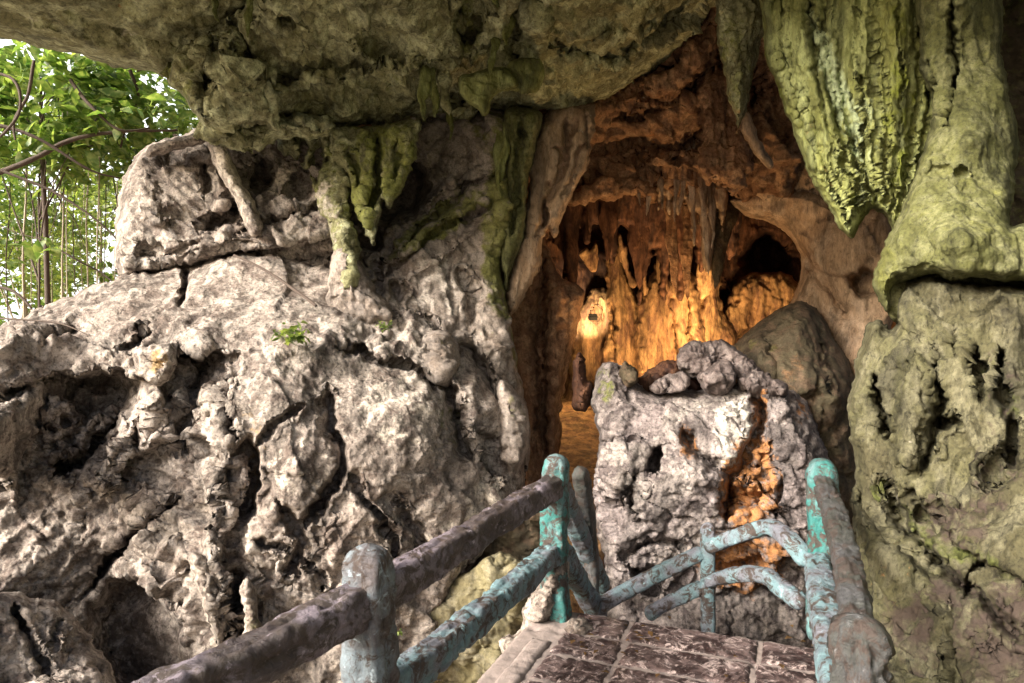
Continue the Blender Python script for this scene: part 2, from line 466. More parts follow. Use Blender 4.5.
def paint_mat(name, base, over, wear=.5, dirt=(.06, .045, .04), bump=1.):
    n = NT(name)
    a = n.ramp(n.noise(4.5, 6, .6, dist=.6), [(.42, 0.), (.58, 1.)])
    c = n.mix(a, base, over)
    f = n.ramp(n.noise(13, 9, .72, dist=.9), [(wear - .04, 1.), (wear + .03, 0.)])
    c = n.mix(f, c, dirt)
    c = n.mix(n.ramp(n.noise(17, 8, .7, dist=.5), [(.60, 0.), (.66, 1.)]), c, tuple(min(.7, v * 1.7 + .03) for v in base))
    c = n.mix(1., c, n.ramp(n.noise(70, 4, .7), [(.3, .75), (.65, 1.12)]), 'MULTIPLY')
    n.link(c, n.b.inputs['Base Color']); n.b.inputs['Roughness'].default_value = .5
    b = n.bump(n.noise(12, 9, .72, dist=.8), .8 * bump, .04)
    b = n.bump(n.noise(120, 4, .7), .3 * bump, .003, b)
    n.link(b, n.b.inputs['Normal']); return n.m
M['rail'] = paint_mat('worn_lavender_concrete', (.22, .19, .23), (.065, .052, .056), .50)
M['railblue'] = paint_mat('worn_pale_blue_paint', (.16, .27, .31), (.17, .18, .22), .47)
M['teal'] = paint_mat('chipped_turquoise_paint', (.03, .18, .175), (.13, .22, .24), .49)
M['post'] = paint_mat('weathered_post_paint', (.18, .23, .27), (.11, .10, .11), .48)
M['deepgrey'] = paint_mat('wet_dark_concrete', (.075, .078, .085), (.05, .055, .05), .48)

# ------------------------------------------------------------------ the setting: shell of the cave, ground
def shell():
    rings, n = 46, 90; v = []; f = []
    for sgn in (0, 1):
        for i in range(rings):
            u = i / (rings - 1); y = 7.0 + 7.4 * u
            endc = math.sqrt(max(0, 1 - max(0, (u - .72) / .28) ** 2))
            for j in range(n):
                a = PI * (-.22 + 1.44 * j / (n - 1))
                rx = (4.2 + 1.4 * sgn) * (endc if not sgn else max(endc, .2)); rz = (5.2 + 1.4 * sgn) * (endc if not sgn else max(endc, .2))
                v.append((2.2 + math.cos(a) * rx, y + .9 * sgn * (u > .9), .4 + math.sin(a) * rz))
    v = np.array(v)
    c = np.array([2.2, 0, .4]); dirn = v - c; dirn[:, 1] = 0; dirn /= np.linalg.norm(dirn, axis=1)[:, None] + 1e-6
    v += dirn * (.7 * fbm(v * .6, 4) + .25 * ridged(v * 1.7, 3) - .15)[:, None]
    for s in (0, 1):
        o = s * rings * n
        for i in range(rings - 1):
            for j in range(n - 1):
                q = [o + i * n + j, o + (i + 1) * n + j, o + (i + 1) * n + j + 1, o + i * n + j + 1]
                f.append(q if s == 0 else q[::-1])
    for j in range(n - 1):                         # the mouth's rim joins the inner and the outer sheet
        f.append([j, j + 1, rings * n + j + 1, rings * n + j])
    return v, np.array(f), None
tag(mesh_obj('cave_wall', [shell()], M['brown']), kind='structure')

def ground():
    xs = np.concatenate([-np.geomspace(400, 12, 16), np.arange(-11, 11.1, .12), np.geomspace(12, 400, 16)])
    ys = np.concatenate([-np.geomspace(60, 3, 8), np.arange(-2, 14, .12), np.geomspace(14.5, 600, 18)])
    x, y = np.meshgrid(xs, ys)
    p = np.stack([x.ravel(), y.ravel(), np.zeros(x.size)], 1)
    z = -1.15 + .16 * fbm(p * .8, 4) + .04 * fbm(p * 5, 3)
    z -= .35 * sst(-2.5, -6, p[:, 0])
    z += .75 * sst(5.5, 8.5, p[:, 1]) * sst(-.8, .2, p[:, 0]) * sst(9, 5, np.abs(p[:, 0]))
    p[:, 2] = z; nx = len(xs); idx = np.arange(x.size).reshape(x.shape)
    f = np.stack([idx[:-1, :-1], idx[:-1, 1:], idx[1:, 1:], idx[1:, :-1]], -1).reshape(-1, 4)
    return p, f, None
tag(mesh_obj('ground', [ground()], M['floor']), kind='structure')

# ------------------------------------------------------------------ surface recipes
RUGGED = [('fbm', .26, 1.3), ('tplane', .11, (1.1, 1.1, 1.7), .2), ('fold', .13, (.55, 1.2, 2.4)), ('fold', .035, (1.8, 3, 8)), ('tplane', .024, (3.4, 3.0, 4.6), .3), ('fissure', .03, (1.3, 1.3, 2.6)), ('fbm', .03, 5),
          ('tplane', .018, (9, 9, 12), .35), ('ridge', .014, (10, 10, 10), .5), ('plane', .009, 26, .3), ('fbm', .010, 30)]
SOFT = [('fbm', .18, 1.4), ('tplane', .06, (1.6, 1.6, 3.0), .3), ('tplane', .02, (6, 6, 9), .4), ('fissure', .035, (1.2, 1.2, 2.8)), ('crease', .04, (2.2, 2.2, 1.6), .8), ('ridge', .012, 12), ('fbm', .012, 26)]
CEIL = [('fbm', .30, 1.1), ('tplane', .16, (1.4, 1.4, 2.4), .3), ('ridge', .13, (2.0, 2.0, 2.6), 1.1), ('tplane', .045, (5, 5, 7), .4), ('fissure', .04, (1.6, 1.6, 2.4)), ('crease', .06, 3.2, .8),
        ('tplane', .016, (14, 14, 16), .4), ('ridge', .014, 22), ('fbm', .012, 30)]
FLOW = [('fbm', .12, (1.6, 1.6, .5)), ('ridge', .05, (6, 6, .8), .4), ('ridge', .022, (16, 16, 2.2), .4), ('crease', .03, (5, 5, .7), .6), ('fbm', .018, (14, 14, 5)), ('plane', .004, (20, 20, 12), .4), ('ridge', .006, 34)]
DRIP = [('fbm', .14, (1.6, 1.6, .8)), ('ridge', .12, (4.5, 4.5, 1.3), .6), ('plane', .04, (6, 6, 4), .5), ('crease', .06, (4, 4, 1.4), .7), ('ridge', .04, (11, 11, 5), .5), ('plane', .016, 18, .4), ('fbm', .016, 26)]
BUTT = [('fbm', .18, 1.4), ('tplane', .05, (1.8, 1.8, 1.3), .3), ('ridge', .08, (4, 4, .9), .5), ('crease', .05, (5, 5, 1.1), .6), ('plane', .012, (9, 9, 6), .4), ('ridge', .010, (13, 13, 6), .5), ('plane', .009, 24, .3), ('fbm', .010, 30)]

# ------------------------------------------------------------------ left outcrop (pale rugged limestone below the opening)
NS = 9
outcrop = [
 # main mass with its sloping top
 lobe([(-70,340),(0,324),(60,300),(120,276),(185,262),(250,252),(330,256),(410,300),(470,350),(512,420),(527,468),(512,520),(470,575),(440,620),(415,720),(-70,760)],
      [(-60,330,4.9),(60,305,5.4),(185,265,5.9),(330,262,6.0),(0,350,4.6),(110,352,4.75),(210,345,4.8),(290,345,4.8),(400,350,5.2),
       (0,430,4.55),(100,440,4.75),(200,430,4.5),(300,430,4.45),(430,440,4.75),(510,470,5.4),(0,560,4.4),(110,560,4.7),(210,560,4.35),(300,560,4.3),(430,560,4.75),(490,540,5.3),
       (0,690,4.2),(120,690,4.6),(230,690,4.3),(400,690,4.6)],
      T=.5, edge=26, step=1.7, rough=4, warp=5, disp=RUGGED, seed=1,
      feats=[('step',[(-20,395),(30,385),(62,374),(100,377),(118,366),(132,380),(150,372),(176,352),(200,362),(222,352),(245,356)],75,.42,1),
             ('ridge',[(166,362),(150,398),(118,452),(104,500)],10,.26), ('ridge',[(228,356),(216,410),(226,470),(214,545),(226,600),(232,640)],13,.22),
             ('ridge',[(130,480),(150,540),(200,560)],12,.12), ('hole',95,395,34,24,0,0.26), 
             ('hole',192,410,11,44,15,0.24), ('hole',246,478,14,44,3,0.40), ('hole',235,600,11,38,4,0.34), ('hole',140,635,52,64,-25,0.36), 
             ('crack',[(326,386),(330,420),(342,452),(336,478),(318,505),(300,530)],7,.26), ('crack',[(345,470),(380,520),(400,560)],5,.12),
             ('crack',[(50,480),(90,450),(120,410)],6,.2), ('crack',[(180,500),(150,520),(110,560),(80,600)],6,.25), ('crack',[(186,266),(183,290),(176,306)],5,.22),
             ('crack',[(120,352),(135,340),(150,330)],5,.12), ('crack',[(40,350),(60,338),(80,330)],6,.16), ('crack',[(300,400),(262,440),(258,470)],5,.14),
             ('crack',[(436,370),(452,400),(462,440),(476,470)],9,.34), ('crack',[(330,345),(370,358),(420,372),(440,400)],5,.18), ('crack',[(400,500),(420,540),(440,560)],6,.16),
             ('crack',[(276,505),(300,540),(290,580)],9,.2), ('crack',[(250,540),(300,555),(330,590)],6,.15), ('ridge',[(496,470),(500,520),(470,570)],10,.14),
             ('bump',275,440,46,80,0,0.072), ('bump',390,440,56,60,0,0.072), ('bump',160,428,18,34,0,0.090), ('bump',365,540,50,40,0,0.063), ('bump',445,500,40,60,0,0.054)],
      paint=[('calm',262,300,100,42,8,.75),('calm',110,305,100,32,-22,.6),('calm',390,450,90,100,0,.6),('calm',285,470,50,110,0,.6),('calm',300,380,90,40,0,.4),('calm',135,650,60,60,-20,.75),('calm',470,540,50,60,0,.5),('pale',400,410,60,50,0,.6),('pale',420,540,70,50,0,.4),('pale',340,600,60,40,0,.3),('pale',300,470,50,60,0,.45),('pale',480,520,30,70,10,.7),('pale',275,300,80,34,0,.30),('rust',250,455,26,60,0,.4),('rust',165,365,22,18,0,.55),  # pale patches paint the brightness of the sunlit slope and centre face
             ('dark',130,650,55,60,-20,.75),('dark',60,470,70,100,0,.62),('dark',150,500,50,100,0,.5),('moss',290,340,18,8,0,.8),('moss',110,440,70,60,0,.22),('moss',455,430,16,40,-20,.5),('pale',212,610,10,60,-12,.8),('dark',100,580,90,80,0,.6),('dark',400,385,60,10,25,.5)]),  # dark patches paint the shade under the ledge and in the hollow
 # near slab at the left edge
 lobe([(-40,420),(8,400),(40,372),(50,385),(44,420),(30,450),(22,500),(12,520),(-6,470),(-40,480)], [(20,380,4.45),(10,440,4.35),(12,510,4.45)], T=.35, edge=22, step=1.6, rough=7, disp=RUGGED, seed=2, paint=[('pale',25,420,20,50,30,.5),('moss',30,390,12,20,30,.3)]),
 lobe([(-60,590),(0,590),(40,600),(70,612),(92,640),(108,665),(112,720),(-60,740)], [(0,600,3.8),(60,620,3.9),(0,690,3.5),(100,690,3.7)], T=.3, edge=24, step=2, rough=4, disp=RUGGED, seed=3,
      feats=[('crack',[(15,600),(30,640),(60,690)],5,.15),('crack',[(60,615),(55,650)],4,.1)], paint=[('rust',40,650,40,40,0,.35)]),
 # pale hanging rib beside the small niche
 lobe([(188,555),(204,553),(214,575),(220,610),(224,640),(216,644),(208,620),(198,590)], [(200,560,4.22),(218,640,4.15)], T=.14, edge=9, step=1.4, rough=3.5, disp=RUGGED[2:], seed=4, paint=[('pale',205,600,30,60,0,.45)]),
 lobe([(246,575),(256,600),(262,640),(246,690),(236,660),(246,630),(240,600)], [(250,580,4.15),(250,680,4.05)], T=.14, edge=9, step=1.4, rough=3.5, disp=RUGGED[2:], seed=5, paint=[('moss',250,620,12,50,0,.35)]),
 # the ledge's broken lip
 lobe([(132,352),(150,345),(172,346),(176,366),(160,385),(140,376)], [(155,360,4.38)], T=.22, edge=16, step=1.7, rough=3, disp=SOFT, seed=6, paint=[('rust',156,362,20,20,0,.8)]),
 lobe([(140,400),(160,392),(166,412),(162,440),(146,452),(136,430)], [(152,420,4.5)], T=.22, edge=18, step=1.7, rough=3, disp=RUGGED[:6], seed=8),
]
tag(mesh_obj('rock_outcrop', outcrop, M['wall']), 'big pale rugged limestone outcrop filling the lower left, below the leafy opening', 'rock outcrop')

block = [
 lobe([(118,196),(128,166),(146,146),(176,136),(205,124),(235,116),(270,112),(300,116),(335,124),(352,215),(352,250),(300,262),(236,262),(180,270),(122,277),(116,240)],
      [(120,180,6.3),(200,140,6.4),(130,260,5.9),(230,200,5.8),(330,180,6.0),(330,250,5.8)], T=.6, edge=26, step=1.7, rough=3, warp=4, disp=[('fbm',.14,1.4),('tplane',.13,(1.5,1.5,2.6),.15),('tplane',.05,(4,4,7),.2),('fissure',.05,(1.4,1.4,3.4)),('ridge',.014,10),('plane',.009,24,.3),('fbm',.010,28)], seed=11,
      feats=[('step',[(350,228),(300,243),(246,252),(196,268)],30,.20,-1),('crack',[(200,226),(224,218),(240,206),(252,196)],7,.34),('crack',[(204,160),(208,180),(206,196)],5,.25),
             ('crack',[(118,252),(160,255),(200,240)],4,.10),('hole',150,248,16,9,-10,.15),('crack',[(225,150),(220,175),(238,215)],4,.12),('ridge',[(140,178),(150,205),(165,225)],9,.14),
             ('hole',262,178,9,20,0,.3),('hole',300,185,14,20,20,.25),('crack',[(240,228),(300,215),(340,205)],5,.14)],
      paint=[('dark',135,215,20,60,0,.25),('pale',285,185,24,20,0,.7),('pale',150,200,16,36,-30,.4)]),
 lobe([(146,150),(160,142),(196,133),(206,120),(214,132),(205,142),(170,152),(150,158)], [(180,143,5.9)], T=.2, edge=10, step=1.7, rough=2, disp=SOFT, seed=12, paint=[('pale',200,135,20,20,0,.5)]),
 lobe([(208,120),(222,128),(236,170),(256,205),(262,232),(250,236),(238,208),(222,180),(206,140)], [(215,130,5.75),(255,230,5.5)], T=.2, edge=9, step=1.6, rough=2, disp=DRIP[3:], seed=13, paint=[('pale',235,180,40,60,0,.8)]),
]
tag(mesh_obj('rock_block', block, M['wall']), 'blocky grey rock with a diagonal crack, beside the leafy opening on the outcrop', 'rock')

midwall = [
 lobe([(330,250),(345,150),(400,120),(470,105),(512,118),(520,200),(504,270),(512,330),(520,380),(530,420),(527,470),(500,480),(470,460),(430,400),(370,360),(330,330)],
      [(345,240,6.1),(400,150,6.7),(500,130,6.2),(420,250,5.9),(500,260,6.0),(360,320,5.5),(440,340,5.5),(500,380,5.7),(515,460,5.7)], T=.6, edge=22, step=1.7, rough=2, warp=4, disp=SOFT, seed=21,
      feats=[('hole',395,190,36,34,-20,.6),('ridge',[(392,262),(430,232),(470,200),(508,180)],12,.17),('ridge',[(402,284),(440,256),(480,226),(510,206)],5,.07),('crack',[(398,250),(430,220),(470,188),(508,168)],4,.2),('ridge',[(380,235),(420,205),(460,178)],6,.14),('crack',[(385,275),(410,255),(450,225),(490,205)],5,.14),('hole',370,240,16,14,0,.45),
             ('crack',[(395,280),(400,320),(440,330)],7,.18),('hole',474,372,15,34,-15,.3),('crack',[(462,268),(474,300),(470,330)],8,.12),('ridge',[(508,150),(505,260),(516,330),(530,400)],9,.15),
             ('bump',438,352,16,22,-20,0.090),('bump',385,300,14,14,0,0.068),('crack',[(376,260),(380,280),(372,290)],5,.15)],
      paint=[('moss',502,230,26,120,0,1.),('moss',440,220,80,20,-35,.95),('moss',515,330,14,70,-8,.7),('pale',440,285,50,45,0,.6),('moss',345,250,16,60,0,.5),('dark',395,185,40,40,0,.5),('dark',375,345,30,12,25,.4),('moss',490,120,30,40,0,.6),('pale',420,370,40,20,20,.5)]),
 lobe([(330,262),(350,250),(372,285),(392,310),(392,325),(350,330),(330,320)], [(350,290,5.3)], T=.3, edge=22, step=1.8, rough=3, disp=SOFT, seed=22),
 lobe([(418,345),(436,331),(456,340),(460,368),(446,388),(424,380)], [(440,360,5.25)], T=.3, edge=20, step=1.7, rough=2, disp=SOFT, seed=24, paint=[('moss',440,345,14,10,0,.4)]),
 lobe([(500,380),(516,392),(530,420),(526,455),(510,480),(500,450),(494,410)], [(512,430,5.35)], T=.3, edge=20, step=1.7, rough=2, disp=SOFT, seed=25, paint=[('moss',515,400,14,40,0,.4)]),
]
tag(mesh_obj('rock_wall', midwall, M['midwall']), 'smooth grey wall with green streaked edge left of the orange passage, above the outcrop', 'rock wall')

# mossy drapery hanging at the middle
dr = [
 lobe([(322,118),(350,126),(385,124),(421,118),(416,150),(408,176),(398,196),(390,212),(382,200),(378,222),(374,245),(366,226),(352,205),(345,180),(330,150)],
      [(330,125,5.7),(415,125,5.5),(375,235,5.3)], T=.3, edge=18, step=1.6, rough=4, warp=5, disp=DRIP, seed=31,
      feats=[('crack',[(376,130),(378,170),(370,215)],6,.22),('crack',[(350,150),(362,190)],5,.18),('crack',[(398,140),(394,180)],4,.12)],
      paint=[('moss',385,160,60,60,0,.75),('moss',362,200,20,40,0,.9),('rust',395,140,20,14,0,.3)]),
 lobe([(270,128),(300,120),(335,130),(350,170),(352,215),(360,262),(350,290),(336,260),(330,225),(318,205),(310,180),(296,165),(282,150)],
      [(290,135,5.9),(335,160,5.7),(345,270,5.4)], T=.3, edge=16, step=1.6, rough=4, warp=5, disp=DRIP, seed=32,
      feats=[('hole',318,165,8,26,10,.3),('hole',300,150,7,20,0,.3)], paint=[('moss',330,190,40,70,0,.5),('pale',330,215,20,50,0,.6)]),
]
tag(mesh_obj('mossy_drapery', dr, M['ceil']), 'bright mossy dripstone drapery with dark slots, hanging over the recess left of centre', 'dripstone')

# ------------------------------------------------------------------ ceiling
ceil_ = [
 # smooth near slab above the opening
 lobe([(-120,18),(0,38),(60,52),(110,64),(165,76),(196,84),(215,60),(240,30),(260,-20),(280,-140),(-120,-160)],
      [(-80,20,4.7),(0,36,4.9),(160,76,5.3),(230,20,5.0),(0,-100,3.5),(200,-120,3.6)], T=.4, edge=18, step=2, rough=3, warp=3,
      disp=[('fbm',.22,1.1),('crease',.07,(2,2,3.5),.9),('fbm',.05,5),('ridge',.03,(4,10,10)),('fbm',.012,24)], seed=41,
      feats=[('crack',[(60,10),(120,30),(180,45)],8,.05),('ridge',[(20,28),(80,42),(150,62)],9,.08)], paint=[('pale',90,30,120,20,8,.25),('rust',140,20,60,20,0,.2)]),
 # central bulges
 lobe([(165,72),(178,60),(186,45),(230,20),(300,-60),(300,-150),(560,-150),(640,-60),(720,-40),(716,0),(680,45),(640,72),(600,98),(560,108),(520,112),(480,112),(430,118),(380,124),(330,128),(290,128),(250,134),(214,144),(204,128),(200,110),(186,96)],
      [(180,70,4.9),(210,135,5.0),(300,122,5.6),(400,115,5.9),(500,105,6.2),(600,85,6.4),(300,60,4.9),(420,50,5.1),(560,40,5.4),(680,10,5.8),(240,0,4.3),(400,-20,4.2),(550,-40,4.3),(300,-140,3.3),(560,-140,3.4)],
      T=.45, edge=22, step=1.7, rough=5, warp=6, disp=CEIL, seed=42,
      feats=[('crack',[(198,10),(215,50),(206,90)],8,.22),('step',[(240,55),(290,75),(330,72),(370,66),(410,60)],40,.18,-1),('crack',[(230,0),(240,40),(262,72),(300,80)],8,.2),
             ('ridge',[(340,30),(370,60),(395,66),(425,58)],10,.14),('hole',470,20,12,34,10,.3),('crack',[(520,5),(516,50),(525,95)],7,.25),
             ('crack',[(545,30),(565,50),(610,55),(650,35),(690,0)],9,.20),('ridge',[(530,0),(548,40),(590,70),(640,58)],12,.12),('bump',600,60,70,26,-25,0.068),('bump',430,85,46,22,-10,0.090),('bump',300,100,80,24,0,0.081),
             ('hole',458,105,12,9,0,.2),('hole',290,20,20,12,0,.15),('bump',250,100,50,30,10,0.068)],
      paint=[('moss',185,90,14,50,-20,.7),('moss',400,90,60,30,0,.3),('moss',470,30,14,40,0,.6),('dark',220,30,30,30,0,.25),('dark',500,90,30,14,0,.3),('pale',440,80,20,30,0,.35),('rust',300,10,30,20,0,.25)]),
 lobe([(176,52),(190,46),(200,70),(206,100),(214,122),(204,128),(192,108),(180,92),(168,80)], [(190,60,4.75),(205,120,4.9)], T=.25, edge=12, step=1.6, rough=2, disp=DRIP, seed=43, paint=[('moss',185,90,30,50,0,.5)]),
 lobe([(200,128),(240,120),(290,112),(330,116),(330,136),(280,142),(240,150),(214,144)], [(260,130,5.2)], T=.35, edge=14, step=1.7, rough=5, disp=CEIL, seed=44, paint=[('dark',270,135,40,10,0,.3)]),
 # green ceiling band running to upper right
 lobe([(516,100),(530,40),(560,0),(600,-60),(720,-80),(724,0),(706,10),(670,52),(640,78),(600,100),(560,112)], [(530,90,5.9),(600,80,6.2),(700,0,5.9),(560,-40,4.6)], T=.35, edge=18, step=1.7, rough=4, warp=6, disp=[('fbm',.2,1.3),('crease',.08,(3,3,3),1.1),('ridge',.05,(5,5,8),.8),('fbm',.04,9),('ridge',.012,24)], seed=45,
      feats=[('crack',[(560,50),(600,58),(640,40),(680,0)],8,.16),('hole',590,30,26,14,-40,.16)], paint=[('moss',620,50,70,20,-30,.3)]),
]
tag(mesh_obj('cave_ceiling', ceil_, M['ceil']), kind='structure')
# unseen roof overhead; right front pulled towards the camera to shade the drapery
def roof():
    xs = np.arange(-5.2, 6.0, .10); ys = np.arange(3.4, 8.2, .10)
    x, y = np.meshgrid(xs, ys); p = np.stack([x.ravel(), y.ravel(), np.zeros(x.size)], 1)
    zb = 3.95 + .22 * (p[:, 1] - 3.2) + .22 * fbm(p * .9, 4) + .05 * fbm(p * 4, 3)
    e = np.minimum.reduce([(p[:, 0] + 5.2) / .8, (5.9 - p[:, 0]) / .8, (p[:, 1] - 3.4) / .8, (8.1 - p[:, 1]) / .8]).clip(0, 1)
    p[:, 1] -= sst(1.8, .6, p[:, 1] - 5.2 + 1.2) * sst(-1.0, .4, p[:, 0]) * 1.9
    h = np.sqrt(np.maximum(0, 1 - (1 - e) ** 2))
    lo = np.stack([p[:, 0], p[:, 1], zb + .9 - .6 * h], 1); hi = np.stack([p[:, 0], p[:, 1], zb + .9 + 1.3 * h], 1)
    idx = np.arange(x.size).reshape(x.shape)
    q = np.stack([idx[:-1, :-1], idx[1:, :-1], idx[1:, 1:], idx[:-1, 1:]], -1).reshape(-1, 4)
    return np.concatenate([lo, hi]), np.concatenate([q, q[:, ::-1] + x.size]), None
tag(mesh_obj('unseen_cave_roof', [roof()], M['ceil']), kind='structure')

# ------------------------------------------------------------------ inner brown ceiling and passage
inner = [
 lobe([(524,128),(560,106),(610,92),(660,60),(700,10),(720,-30),(790,-30),(800,60),(800,150),(790,196),(760,196),(744,206),(730,190),(716,196),(700,186),(690,206),(664,190),(650,200),(630,192),(610,198),(588,190),(570,200),(545,240),(520,250),(508,190)],
      [(530,140,7.0),(620,100,6.9),(700,20,6.5),(780,0,6.4),(650,190,7.6),(740,190,7.3),(540,230,7.4),(780,150,6.9)], T=.4, edge=16, step=1.6, rough=6, warp=7, disp=CEIL, seed=51,
      feats=[('crack',[(610,120),(650,110),(690,90),(710,50)],7,.2),('crack',[(600,150),(640,145),(680,150),(710,120)],8,.2),('hole',690,60,12,16,20,.3),('hole',650,95,14,7,-20,.25),
             ('ridge',[(630,110),(670,80),(700,60)],7,.15),('ridge',[(620,170),(670,160),(720,170)],8,.12),('hole',735,130,10,30,10,.3),('crack',[(720,20),(728,90),(740,150)],8,.22),('hole',756,80,6,30,0,.35)],
      paint=[('dark',700,90,20,30,0,.3),('pale',660,90,30,8,-30,.4),('rust',640,150,60,30,0,.35)]),
 # broken knobs along the lip (closer)
 lobe([(640,78),(668,66),(700,30),(716,10),(722,40),(700,70),(690,84),(664,98),(646,96)], [(680,60,6.5)], T=.25, edge=10, step=1.5, rough=6, warp=6, disp=DRIP, seed=52, paint=[('pale',680,60,40,30,0,.25)]),
 lobe([(700,84),(724,70),(740,100),(752,140),(748,176),(736,190),(722,182),(706,180),(696,150),(700,120)], [(725,130,6.6)], T=.3, edge=12, step=1.5, rough=7, warp=7, disp=DRIP, seed=53),
 lobe([(560,200),(575,186),(600,176),(640,180),(660,190),(655,202),(630,196),(600,200),(580,206)], [(610,190,7.2)], T=.25, edge=8, step=1.5, rough=5, disp=DRIP, seed=54, paint=[('rust',610,190,60,20,0,.3)]),
]
tag(mesh_obj('brown_ceiling_rock', inner, M['brown']), 'brown knobbly overhang with dripping lip above the orange passage', 'rock overhang')

drape_l = [
 lobe([(546,112),(572,104),(596,106),(594,140),(584,176),(566,206),(556,236),(546,232),(540,262),(530,290),(512,316),(506,300),(510,262),(522,232),(526,190),(532,150)],
      [(580,115,6.4),(560,180,6.3),(512,310,6.1)], T=.25, edge=12, step=1.5, rough=3, warp=4, disp=FLOW, seed=55,
      feats=[('crack',[(570,115),(566,150),(548,200),(536,240)],6,.16),('crack',[(586,112),(578,160),(562,200)],3,.08),('crack',[(548,150),(560,154)],4,.1),('hole',545,215,4,16,8,.2)], paint=[('pale',580,150,10,60,12,.35)]),
]
tag(mesh_obj('flowstone_curtain', drape_l, M['tan']), 'pinkish-tan flowstone curtain with a long tapering tip on the left of the dark passage mouth', 'flowstone')
drape_l2 = [
 lobe([(505,110),(530,108),(542,118),(536,150),(528,190),(524,235),(514,262),(506,290),(500,250),(502,200),(508,150)], [(520,120,6.0),(505,270,6.0)], T=.25, edge=12, step=1.6, rough=2, disp=FLOW, seed=56,
      paint=[('moss',512,150,16,60,0,.5)], feats=[('crack',[(522,120),(518,180),(512,240)],5,.14)])]
tag(mesh_obj('grey_column', drape_l2, M['column']), 'narrow grey-green column beside the pinkish-tan flowstone curtain', 'rock column')

dcol = [
 lobe([(520,232),(540,224),(548,250),(560,276),(578,288),(582,300),(576,330),(572,352),(566,380),(562,410),(560,440),(557,480),(560,560),(518,560),(524,470),(528,420),(516,370),(504,320),(508,280)],
      [(530,240,7.1),(570,300,7.0),(540,400,6.8),(540,500,6.6)], T=.3, edge=14, step=1.6, rough=3, warp=4, disp=FLOW, seed=57,
      feats=[('crack',[(544,260),(540,320),(542,400),(546,470)],6,.22),('ridge',[(558,285),(552,340),(556,400)],7,.12)]),
]
tag(mesh_obj('red_brown_column', dcol, M['brown']), 'dark red-brown fluted column left of the lit tunnel, behind the teal post', 'rock column')

# the lit back of the chamber
back = [
 lobe([(540,180),(600,170),(700,170),(800,180),(840,240),(840,400),(780,420),(560,440),(545,300)], [(560,200,10.6),(700,200,11.0),(800,250,10.8),(600,380,10.2),(780,380,10.2)], T=.4, edge=10, step=2, rough=3,
      disp=[('fbm',.3,1.2),('ridge',.14,(3.5,3.5,.8),.5),('fbm',.06,6)], seed=61, feats=[('hole',600,215,55,36,0,.8),('hole',765,262,24,28,0,.9),('hole',710,300,20,22,0,.5)]),
]
tag(mesh_obj('chamber_wall', back, M['umber']), kind='structure')
cols = [
 ('flowstone_column', 'smooth amber column beside the small lamp, leftmost of the lit back wall', [(572,320),(585,296),(604,285),(622,300),(626,340),(622,390),(628,430),(560,440),(566,380)], 9.7, [('hole',596,312,6,5,0,.1)], 62),
 ('flowstone_column', 'amber fluted column directly right of the small lamp column, with a dark slot', [(612,236),(620,232),(630,270),(640,300),(652,320),(668,350),(684,400),(670,450),(610,430),(600,380),(608,320),(606,280)], 9.5, [('crack',[(612,300),(616,350),(618,380)],3,.2),('crack',[(640,320),(650,370)],3,.15)], 63),
 ('flowstone_column', 'broad pinkish-orange fluted column in the middle, rising behind the grey boulder', [(650,272),(664,262),(672,275),(684,268),(696,280),(700,310),(706,350),(700,400),(660,430),(640,380),(636,320)], 9.2, [('crack',[(670,290),(676,340),(672,380)],3,.12),('crack',[(690,300),(692,350)],3,.12)], 64),
 ('flowstone_column', 'short bright orange knob column between the broad column and the arch opening', [(700,262),(712,256),(720,280),(722,310),(734,330),(730,380),(690,380),(696,320)], 9.5, [], 65),
]
for nm, lb, pl, Y, ft, sd_i in cols:
    tag(mesh_obj(nm, [lobe(pl, [(pl[0][0], pl[0][1], Y), (pl[4][0], pl[4][1], Y), (pl[-2][0], pl[-2][1], Y - .15)], T=.35, edge=14, step=1.5, rough=4, warp=4, disp=FLOW, seed=sd_i, feats=ft)], M['orange']), lb, 'flowstone column')
tag(mesh_obj('cave_mound', [lobe([(735,285),(752,276),(780,274),(800,285),(790,320),(760,335),(720,345),(722,310)], [(760,300,10.0)], T=.4, edge=16, step=1.6, rough=4, disp=DRIP, seed=66)], M['orange']), 'lumpy ochre mound of rock inside the right-hand arch opening', 'rock')

# hanging things between the ceiling and the lit wall
def icicle(px, py, pyt, w, Y, seed, mat, label, name='stalactite', group='stalactites of the orange chamber', flat=.7, bend=0.):
    n, m = 30, 20; a = at(px, py - 16, Y + .32); b = at(px + bend, pyt, Y); L = a[2] - b[2]; v = []
    rr = np.random.default_rng(seed); ph = rr.uniform(0, 6, 4)
    for i in range(n):
        t = i / (n - 1); r = w * Y / F * .5 * ((1 - t) ** .75 * (1 + .16 * math.sin(7 * t + ph[0]) + .14 * math.sin(17 * t + ph[2])) + .05)
        if i == n - 1: r = .0005
        for j in range(m):
            an = 2 * PI * j / m; k = 1 + .25 * math.cos(3 * an + ph[1] + t * 2) + .14 * math.cos(5 * an + ph[2] - t * 3)
            c = a + (b - a) * t
            v.append((c[0] + math.cos(an) * r * k + .02 * math.sin(4 * t + ph[3]), c[1] + math.sin(an) * r * k * flat, c[2]))
    v = np.array(v); v[:, :2] += (.045 * np.stack([fbm(v * (9, 9, 4) + seed, 3), fbm(v * (9, 9, 4) + seed + 40, 3)], 1)) * min(1, w / 12)
    f = [[i * m + j, (i + 1) * m + j, (i + 1) * m + (j + 1) % m, i * m + (j + 1) % m] for i in range(n - 1) for j in range(m)]
    o = mesh_obj(name, [(v, np.array(f), None)], mat)
    return tag(o, label, 'stalactite', group)
